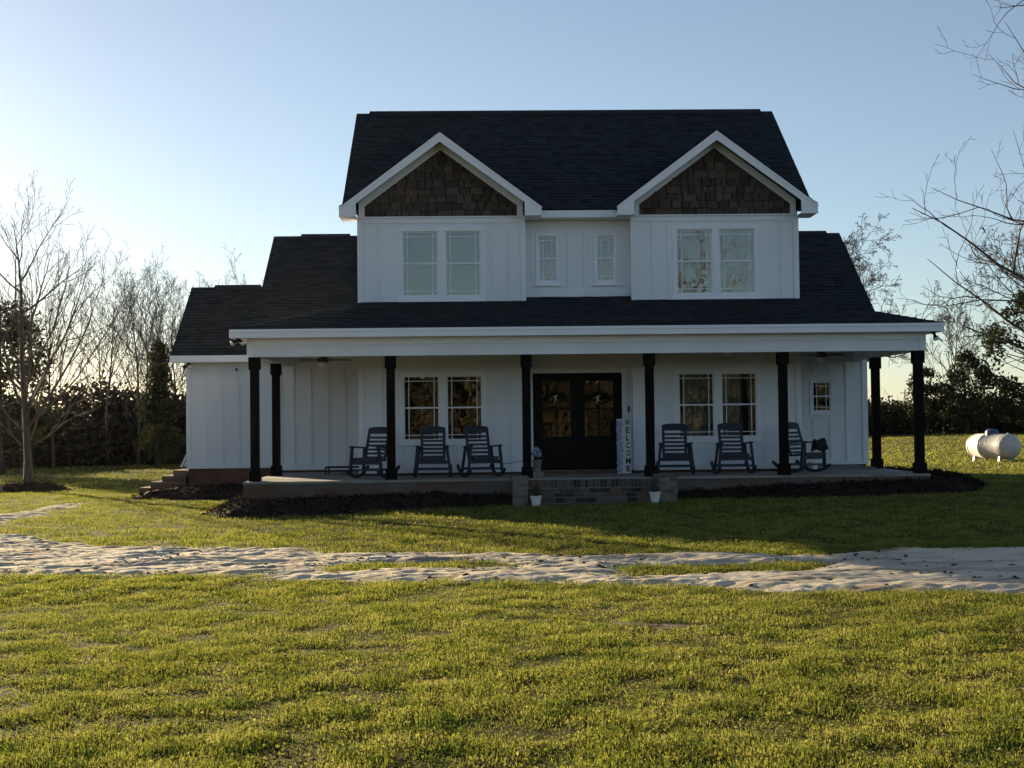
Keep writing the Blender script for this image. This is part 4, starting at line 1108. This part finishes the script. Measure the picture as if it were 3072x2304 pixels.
# ------------------------------------------------------------------ trees
def tubes_mesh(name, lines, m):
    """lines: list of (pts (k,3), radii (k), sides)"""
    groups = {}
    for p, r, s in lines: groups.setdefault((len(p), s), []).append((p, r))
    Vs = []; Fs = []; off = 0
    for (k, s), L in groups.items():
        P = np.array([q[0] for q in L]); Rr = np.array([q[1] for q in L]); N = len(L)
        d = P[:, -1]-P[:, 0]; d /= np.linalg.norm(d, axis=1)[:, None]+1e-9
        ref = np.where(np.abs(d[:, 2:3]) < .8, np.array([[0, 0, 1.]]), np.array([[1., 0, 0]]))
        a = np.cross(d, ref); a /= np.linalg.norm(a, axis=1)[:, None]+1e-9; b = np.cross(d, a)
        th = np.arange(s)*2*np.pi/s
        ring = a[:, None, None, :]*np.cos(th)[None, None, :, None]+b[:, None, None, :]*np.sin(th)[None, None, :, None]
        V = P[:, :, None, :]+ring*Rr[:, :, None, None]
        Vs.append(V.reshape(-1, 3))
        base = off+np.arange(N)[:, None, None]*k*s
        i = np.arange(k-1)[None, :, None]*s; j = np.arange(s)[None, None, :]; j2 = (j+1) % s
        F = np.stack([base+i+j, base+i+j2, base+i+s+j2, base+i+s+j], -1).reshape(-1, 4)
        Fs.append(F); off += N*k*s
    return np_mesh(name, np.concatenate(Vs), np.concatenate(Fs), m, smooth=True)

def rotdir(d, ang, az):
    d = d/np.linalg.norm(d)
    ref = np.array([0, 0, 1.]) if abs(d[2]) < .9 else np.array([1., 0, 0])
    a = np.cross(d, ref); a /= np.linalg.norm(a); b = np.cross(d, a)
    return d*math.cos(ang)+(a*math.cos(az)+b*math.sin(az))*math.sin(ang)

def grow(rng, p, d, L, r, lvl, P, out, maxl):
    k = P['k'][lvl]; pts = [np.array(p, float)]; d = np.array(d, float)
    for i in range(k-1):
        d = d+rng.normal(size=3)*P['wan'][lvl]+np.array([0, 0, P['up'][lvl]]); d /= np.linalg.norm(d)
        pts.append(pts[-1]+d*L/(k-1))
    tip = P['tip'] if lvl == maxl else max(P['tip'], r*(.07, .12, .25, .3, .4)[lvl])
    rs = np.linspace(r, tip, k)
    if lvl == 0: rs[0] *= 1.25
    out.append((np.array(pts), rs, (8, 6, 5, 3, 3, 3)[lvl], lvl))
    if lvl == maxl: return
    n = P['n'][lvl]; az = rng.rand()*6.28
    for i in range(n):
        t = P['t0'][lvl]+(.97-P['t0'][lvl])*(i+rng.rand()*.8)/n
        f = t*(k-1); j = min(int(f), k-2); f -= j
        q = pts[j]*(1-f)+pts[j+1]*f; dd = pts[j+1]-pts[j]
        az += 2.4+rng.normal()*.35
        cl = L*P['len'][lvl]*(1-P['taper'][lvl]*t)*rng.uniform(.75, 1.2)
        cr = min((rs[j]*(1-f)+rs[j+1]*f)*.72, r*P['rr'][lvl])
        cr = max(cr, P['tip'])
        grow(rng, q, rotdir(dd, P['ang'][lvl]*rng.uniform(.75, 1.25), az), cl, cr, lvl+1, P, out, maxl)

UPRIGHT = dict(k=(9, 8, 6, 5, 4, 3), wan=(.05, .09, .12, .14, .15, .15), up=(.05, .10, .07, .05, .03, .02), n=(16, 8, 4, 2, 2), t0=(.16, .2, .2, .2, .3),
               ang=(.70, .5, .55, .6, .6), len=(.66, .52, .48, .5, .5), taper=(.66, .45, .4, .4, .3), rr=(.30, .38, .45, .6, .6), tip=.005)
SPREAD = dict(k=(8, 8, 7, 6, 5, 4), wan=(.06, .13, .16, .18, .2, .2), up=(.03, .07, .08, .07, .05, .03), n=(10, 5, 3, 2, 2), t0=(.25, .25, .2, .25, .3),
              ang=(1.05, .8, .75, .7, .7), len=(.36, .52, .5, .5, .5), taper=(.5, .45, .4, .3, .3), rr=(.30, .42, .5, .6, .6), tip=.004)
ROUND = dict(k=(7, 7, 6, 5, 4, 3), wan=(.05, .15, .2, .22, .22, .2), up=(.02, .03, .02, .02, .0, .0), n=(12, 8, 6, 5, 3), t0=(.35, .3, .2, .2, .2),
             ang=(.95, .8, .75, .7, .7), len=(.55, .5, .48, .48, .5), taper=(.35, .4, .4, .3, .3), rr=(.55, .55, .5, .6, .6), tip=.010)
def bare_tree(seed, x, y, h, r, P, label, maxl=4, group=None, bark='bark', tip=None, lean=(0, 0), zoff=0, extra=None):
    rng = np.random.RandomState(seed); P = dict(P)
    if tip: P['tip'] = tip
    out = []
    z = float(gz(x, y))-.05+zoff
    t = thing('bare_tree', label, 'tree', (x, y, z), group=group)
    grow(rng, (0, 0, 0), (lean[0], lean[1], 1), h*.92, r, 0, P, out, maxl)
    if extra:
        for (zz, dr, L, rr) in extra: grow(rng, (lean[0]*zz, lean[1]*zz, zz), np.array(dr)/np.linalg.norm(dr), L, rr, 1, P, out, maxl)
    link('trunk', tubes_mesh('trunk', [o[:3] for o in out if o[3] <= 1], bark), t)
    link('crown', tubes_mesh('crown', [o[:3] for o in out if o[3] > 1], 'twig' if bark == 'bark' else bark), t)
    return t
def leaf_quads(P, size, rng, asp=.5, flat=0.0, level=False):
    n = len(P)
    d = rng.normal(size=(n, 3)); d[:, 2] *= (1-flat); d /= np.linalg.norm(d, axis=1)[:, None]
    e = rng.normal(size=(n, 3))
    if level: d[:, 2] = rng.normal(size=n)*.30; d /= np.linalg.norm(d, axis=1)[:, None]; e = e*.45+np.array([0, 0, 1.])
    s = np.cross(d, e); s /= np.linalg.norm(s, axis=1)[:, None]
    L = (size*(.6+.8*rng.rand(n)))[:, None]
    V = np.stack([P, P+d*L*.5+s*L*asp*.5, P+d*L, P+d*L*.5-s*L*asp*.5], 1).reshape(-1, 3)
    F = np.arange(n*4).reshape(n, 4)
    return V, F
def leafy_tree(seed, x, y, h, rx, r, label, base=.15, nclump=90, nleaf=150, size=.22, clump=.55, m='evergreen', shape='oval', group=None, name='evergreen_tree'):
    rng = np.random.RandomState(seed); z = float(gz(x, y))-.05
    t = thing(name, label, 'tree', (x, y, z), group=group)
    lines = []; C = []
    kk = 8; tr = np.stack([np.cumsum(rng.normal(size=kk)*.08), np.cumsum(rng.normal(size=kk)*.08), np.linspace(0, h*.93, kk)], -1); tr[0, :2] = 0
    lines.append((tr, np.linspace(r, r*.15, kk), 8))
    for i in range(nclump):
        u = rng.rand(); zz = base+(1-base)*u
        if shape == 'cone': rad_ = rx*(1-u)*.95+.12
        elif shape == 'pine': rad_ = rx*(.45+.75*math.sin(math.pi*min(1, u*1.05))**.8)*(1-.35*u)
        else: rad_ = rx*math.sin(math.pi*(.12+.86*u))**.75
        a = rng.rand()*6.28; q = rad_*(.35+.65*rng.rand()**.5)
        c = np.array([math.cos(a)*q, math.sin(a)*q, zz*h*(.98)]); C.append(c)
        st = np.array([np.interp(max(.05, zz*h-q*.5), tr[:, 2], tr[:, 0]), np.interp(max(.05, zz*h-q*.5), tr[:, 2], tr[:, 1]), max(.1*h, zz*h-q*.5)])
        mid = (st+c)/2+rng.normal(size=3)*.12
        lines.append((np.array([st, mid, c]), np.array([r*.28*(1-.6*u), r*.16*(1-.6*u), .012]), 4))
    link('trunk', tubes_mesh('trunk', lines, 'darkbark'), t)
    C = np.array(C); cs = clump*(.6+.8*rng.rand(len(C)))
    P = np.repeat(C, nleaf, 0)+rng.normal(size=(len(C)*nleaf, 3))*np.repeat(cs, nleaf)[:, None]*np.array([.55, .55, .36])
    V, F = leaf_quads(P, size, rng)
    link('crown', np_mesh('crown', V, F, m), t)
    return t

# lawn tree with its ring of mulch, and the near tree whose limbs hang into the picture
bare_tree(21, -13.15, 40.2, 8.5, .135, UPRIGHT, 'slender bare tree rising from a ring of mulch on the lawn', 4, tip=.0042,
          extra=[(1.35, (1, .1, .55), 2.9, .03), (1.9, (.75, -.4, 1), 5.0, .05), (1.2, (-1, .2, .6), 2.2, .026), (2.2, (-.6, .3, 1.1), 5.0, .05), (2.6, (.5, .5, 1.2), 5.0, .048), (2.0, (.95, .2, .95), 4.6, .04), (2.8, (-.9, -.3, 1.0), 4.4, .042), (3.2, (.7, -.5, 1.1), 4.4, .04)])
bare_tree(34, 7.35, 15.0, 9.4, .12, SPREAD, 'large bare tree in the front yard with long drooping sparse limbs', 4, tip=.0022,
          extra=[(1.9, (-1, -.05, .42), 2.9, .028), (2.5, (-1, .35, .35), 2.3, .022), (3.1, (-1, -.3, .5), 2.3, .022), (3.6, (-1, .15, .35), 2.3, .022), (4.1, (-1, -.1, .6), 2.4, .022), (4.7, (-1, .25, .5), 2.2, .02), (5.2, (-1, -.2, .8), 2.2, .02), (5.8, (-1, .1, .7), 2.0, .018), (6.4, (-1, -.1, 1.0), 1.8, .018), (4.6, (.6, .5, .8), 3.0, .035), (5.4, (-.5, .6, .9), 3.0, .034), (6.0, (.5, -.6, .9), 2.6, .03), (5.0, (-.3, -.7, .9), 2.8, .03)])
# bare woods on the left
_lt = [(51, -20.4, 66, 8.9, 'tall bare tree in the thicket behind the lawn tree'), (52, -18.4, 68, 8.9, 'bare tree with a forked crown between the lawn tree and wing roof'),
       (53, -16.6, 67, 9.4, 'bare tree standing between the lawn tree and the dark cedar'), (54, -14.9, 70, 10.0, 'tall bare tree above the dark cedar by the wing roof'),
       (55, -23.0, 70, 8.2, 'bare tree beside the pine at the edge of the thicket'), (56, -13.2, 72, 9.2, 'bare tree whose top shows just above the low wing ridge'),
       (57, -10.7, 73, 10.0, 'bare tree showing thin twigs above the wing roof'), (58, -16.0, 74, 9.6, 'thin bare tree deep in the thicket behind the cedar'), (61, -26.5, 69, 9.0, 'bare tree half hidden behind the pine'), (62, -17.4, 72, 9.3, 'spindly bare tree between two taller ones beyond the lawn tree'), (63, -19.6, 73, 8.8, 'bare tree far back in the thicket behind the lawn tree'), (64, -15.6, 66.5, 7.4, 'short bare tree in front of the thicket near the cedar')]
for s, x, y, h, lb in _lt:
    bare_tree(s, x, y, h, .085, UPRIGHT, lb, 4, 'bare trees behind the lawn', bark='darkbark', tip=.0055)
leafy_tree(71, -19.3, 56, 7.4, 1.9, .13, 'dark ragged pine standing behind the bare lawn tree', .18, 80, 130, .16, .5, 'pine', 'pine', name='pine_tree')
leafy_tree(72, -14.2, 61, 5.6, .70, .10, 'narrow dark cedar beside the wing of the house', .08, 70, 130, .14, .34, 'evergreen', 'cone', name='cedar_tree')
leafy_tree(73, -23.0, 60, 4.6, 1.9, .10, 'low dark evergreen below the pine', .1, 60, 130, .18, .5, 'evergreen', name='evergreen_tree')
# right side
bare_tree(81, 19.6, 70, 10.3, .22, ROUND, 'round-crowned bare oak rising behind the wing with the small window', 5, bark='darkbark', tip=.009)
leafy_tree(82, 34.6, 84, 9.0, 3.4, .25, 'large dark evergreen behind the propane tank', .10, 95, 100, .25, .55, group='evergreens behind the tank')
leafy_tree(83, 39.6, 82, 10.0, 3.6, .25, 'tallest dark evergreen at the edge of the wood beyond the tank', .08, 100, 100, .25, .55, group='evergreens behind the tank')
leafy_tree(84, 31.0, 86, 5.4, 1.7, .16, 'shorter dark evergreen with a domed top beyond the porch corner', .12, 50, 90, .22, .45, group='evergreens behind the tank')
leafy_tree(85, 29.0, 88, 4.4, 1.2, .12, 'small dark evergreen nearest the far hedge gap', .2, 34, 80, .22, .38, group='evergreens behind the tank')
bare_tree(86, 36.8, 88, 12.5, .2, ROUND, 'bare tree with fine twigs standing above the dark evergreens', 4, bark='darkbark', tip=.014)
bare_tree(87, 31.6, 90, 8.6, .10, UPRIGHT, 'thin pale bare sapling beside the dark evergreens', 4, bark='darkbark', tip=.011)

# thickets and far hedge
def thicket(name, label, x0, x1, y0, y1, hf, n, size, m, seed, stems=0):
    rng = np.random.RandomState(seed)
    nc = n//60
    cx = x0+rng.rand(nc)*(x1-x0); cy = y0+rng.rand(nc)*(y1-y0)
    hh = hf(cx, cy)
    cz = hh*rng.rand(nc)**.95
    C = np.stack([cx, cy, gz(cx, cy)+cz], -1)
    P = np.repeat(C, 60, 0)+rng.normal(size=(nc*60, 3))*np.array([.45, .45, .28])
    P[:, 2] = np.maximum(P[:, 2], gz(P[:, 0], P[:, 1]))
    V, F = leaf_quads(P, size, rng)
    o = link(name, np_mesh(name, V, F, m)); kind(o, 'stuff'); tag(o, label, 'thicket')
    if stems:
        L = []
        for i in range(stems):
            x, y = x0+rng.rand()*(x1-x0), y0+rng.rand()*(y1-y0)*.6; z = float(gz(x, y)); h = float(hf(np.array([x]), np.array([y]))[0])*rng.uniform(.8, 1.55)
            q = np.cumsum(rng.normal(size=(4, 3))*np.array([.22, .22, 0]), 0); q -= q[0]; q[:, 2] = np.linspace(0, h, 4)
            L.append((q+np.array([x, y, z]), np.linspace(.03, .007, 4), 3))
            for k in range(3):
                s = q[1+k % 3]+np.array([x, y, z]); d = np.array([rng.normal()*.5, rng.normal()*.5, rng.uniform(.4, 1.1)])
                L.append((np.array([s, s+d*.5, s+d+rng.normal(size=3)*.1]), np.array([.014, .010, .006]), 3))
        kind(link('stems', tubes_mesh('stems', L, 'darkbark'), o), 'stuff')
    return o
thicket('thicket', 'dark tangled thicket behind the bare lawn tree and the side steps', -58, -7, 67.5, 78,
        lambda x, y: 0.7+3.3*fbm(x, y, 3.5, 4, 41)+.10*(y-67.5), 170000, .30, 'thicket', 91, 420)
thicket('far_hedge', 'low dark hedge across the far end of the field beyond the propane tank', 5, 100, 91, 99,
        lambda x, y: 1.0+1.3*fbm(x, y, 7, 3, 43)+.6*np.clip((x-26)/8, 0, 1), 110000, .32, 'thicket', 92, 260)
# the wood across the yard behind the camera: only the window panes mirror it
thicket('woods', 'pale winter wood across the front yard, mirrored in the windows', -45, 60, -62, -48,
        lambda x, y: 5.2+1.8*fbm(x, y, 9, 3, 47), 90000, 1.0, 'woods', 93, 60)

# ------------------------------------------------------------------ grass
def blades(x, y, h, w, rng, lean=.5, zoff=-.006):
    n = len(x); z = gz(x, y)+zoff
    az = rng.rand(n)*2*np.pi; s = np.stack([np.cos(az), np.sin(az), np.zeros(n)], -1)
    la = rng.rand(n)*2*np.pi; l = (rng.rand(n)*lean*h)[:, None]*np.stack([np.cos(la), np.sin(la), np.zeros(n)], -1)
    B = np.stack([x, y, z], -1); up = np.zeros((n, 3)); up[:, 2] = h
    W2 = s*(w/2)[:, None]
    V = np.stack([B-W2, B+W2, B+up*.6+l*.4+W2*.8, B+up*.6+l*.4-W2*.8, B+up+l+W2*.15, B+up+l-W2*.15], 1).reshape(-1, 3)
    b = (np.arange(n)*6)[:, None]
    return V, np.concatenate([b+np.array([0, 1, 2, 3]), b+np.array([3, 2, 4, 5])], 0)
def ok_grass(x, y, rng, soft=.10):
    m = drive_m(x, y)
    k = (m < np.where(rng.rand(len(x)) < .40, rng.normal(size=len(x))*.42, rng.normal(size=len(x))*soft)-.02) & (soil_m(x, y) < 0) & (bed_m(x, y) < .02)
    k &= ~((x > -4.8) & (x < 9.2) & (y > 27.5) & (y < 33)) & ~((x > -7.4) & (x < 9.2) & (y > 32) & (y < 43.6)) & ~((x > -8.65) & (x < -7.3) & (y > 34.7) & (y < 36))
    k &= ~((x > .62) & (x < 3.88) & (y > 26.53) & (y < 27.6))
    return k
def lawn(name, label, regs, seed, dens, hgt, wid, leafs=0, leafsize=.02, mtl='grass', lean=.6):
    rng = np.random.RandomState(seed); Vs = []; Fs = []; off = 0
    for (y0, y1, xf) in regs:
        ys = np.arange(y0, y1, .5)
        X = []; Y = []
        for a in ys:
            b = min(a+.5, y1); xl, xr = xf((a+b)/2); n = int((xr-xl)*(b-a)*dens((a+b)/2)); X.append(xl+rng.rand(n)*(xr-xl)); Y.append(a+rng.rand(n)*(b-a))
        X = np.concatenate(X); Y = np.concatenate(Y)
        den = fbm(X, Y, .32, 3, 61); big = fbm(X, Y, 2.6, 2, 67)
        k = ok_grass(X, Y, rng) & (rng.rand(len(X)) < np.clip((den-.25)*4.2, .40, 1))
        X, Y, den, big = X[k], Y[k], den[k], big[k]
        hh = hgt*(.55+.9*rng.rand(len(X)))*(.15+1.7*np.clip(den-.1, .12, .75))*(.88+.24*big)
        isl = rng.rand(len(X)) < leafs
        V, F = blades(X[~isl], Y[~isl], hh[~isl], wid*(.6+.8*rng.rand((~isl).sum())), rng, lean)
        Vs.append(V); Fs.append(F+off); off += len(V)
        if isl.any():
            P = np.stack([X[isl], Y[isl], gz(X[isl], Y[isl])+hh[isl]*(.25+.75*rng.rand(isl.sum()))], -1)
            V, F = leaf_quads(P, leafsize, rng, .75, .45, True); Vs.append(V); Fs.append(F+off); off += len(V)
    o = link(name, np_mesh(name, np.concatenate(Vs), np.concatenate(Fs), mtl)); kind(o, 'stuff'); tag(o, label, 'grass'); return o
lawn('lawn_grass', 'sunlit mixed grass and clover lawn in front of the sandy drive', [(5.2, 17.5, lambda y: (-.352*y-1.2, .402*y+1.2))], 101,
     lambda y: 9000 if y < 8 else (6800 if y < 10.5 else 4600), .036, .0055, .32, .017)
lawn('lawn_grass', 'short lawn between the sandy drive and the porch', [(13.5, 28, lambda y: (-.352*y-1.5, .402*y+1.5)), (28, 40, lambda y: (-.36*y-1, -4.6)), (28, 36, lambda y: (9.0, .41*y+1))], 102,
     lambda y: 1300 if y < 22 else 700, .045, .010, .25, .026)
lawn('lawn_grass', 'thin grass of the field around the back of the house', [(40, 68, lambda y: (-.37*y-1, -5.6)), (36, 90, lambda y: (9.4, .41*y+2))], 103,
     lambda y: 95 if y < 52 else 38, .055, .030, .3, .06)

# fallen leaves and bits of straw lying in the grass
_lr = np.random.RandomState(55)
_n = 900
_ly = 5.5+_lr.rand(_n)*21; _lx = (-.36+.77*_lr.rand(_n))*_ly
_k = (drive_m(_lx, _ly) < .2); _lx, _ly = _lx[_k], _ly[_k]
_V, _F = strips(len(_lx), np.stack([_lx, _ly, gz(_lx, _ly)+.03], -1), .02+.05*_lr.rand(len(_lx))**2, .006+.02*_lr.rand(len(_lx)), _lr, .8)
MAT['litter'] = leaf_mat('dry_litter', [(0.06, 0.035, 0.02), (0.17, 0.12, 0.07), (0.42, 0.36, 0.26)], 3, .3, 9)
o = kind(link('leaf_litter', np_mesh('leaf_litter', _V, _F, 'litter')), 'stuff'); tag(o, 'dry fallen leaves and straw bits scattered over the lawn', 'leaf litter')

# thin evening haze: one closed box of air round the whole scene, sky outside it
hm = bpy.data.materials.new('evening_haze'); nt, nd, lk = nodes_of(hm)
nd.remove(nd['Principled BSDF'])
pv = nd.new('ShaderNodeVolumePrincipled'); pv.inputs['Color'].default_value = (1.0, 0.97, 0.92, 1); pv.inputs['Density'].default_value = 0.00003; pv.inputs['Anisotropy'].default_value = 0.8
lk.new(pv.outputs[0], nd['Material Output'].inputs['Volume'])
MAT['haze'] = hm
o = MB().box(-130, 170, -90, 310, -2.2, 15).build('haze', 'haze'); kind(o, 'stuff'); tag(o, 'thin pale evening haze over the whole yard and woods', 'haze')

for o in bpy.data.objects:
    if '_loc' in o: del o['_loc']
    m_ = MAT
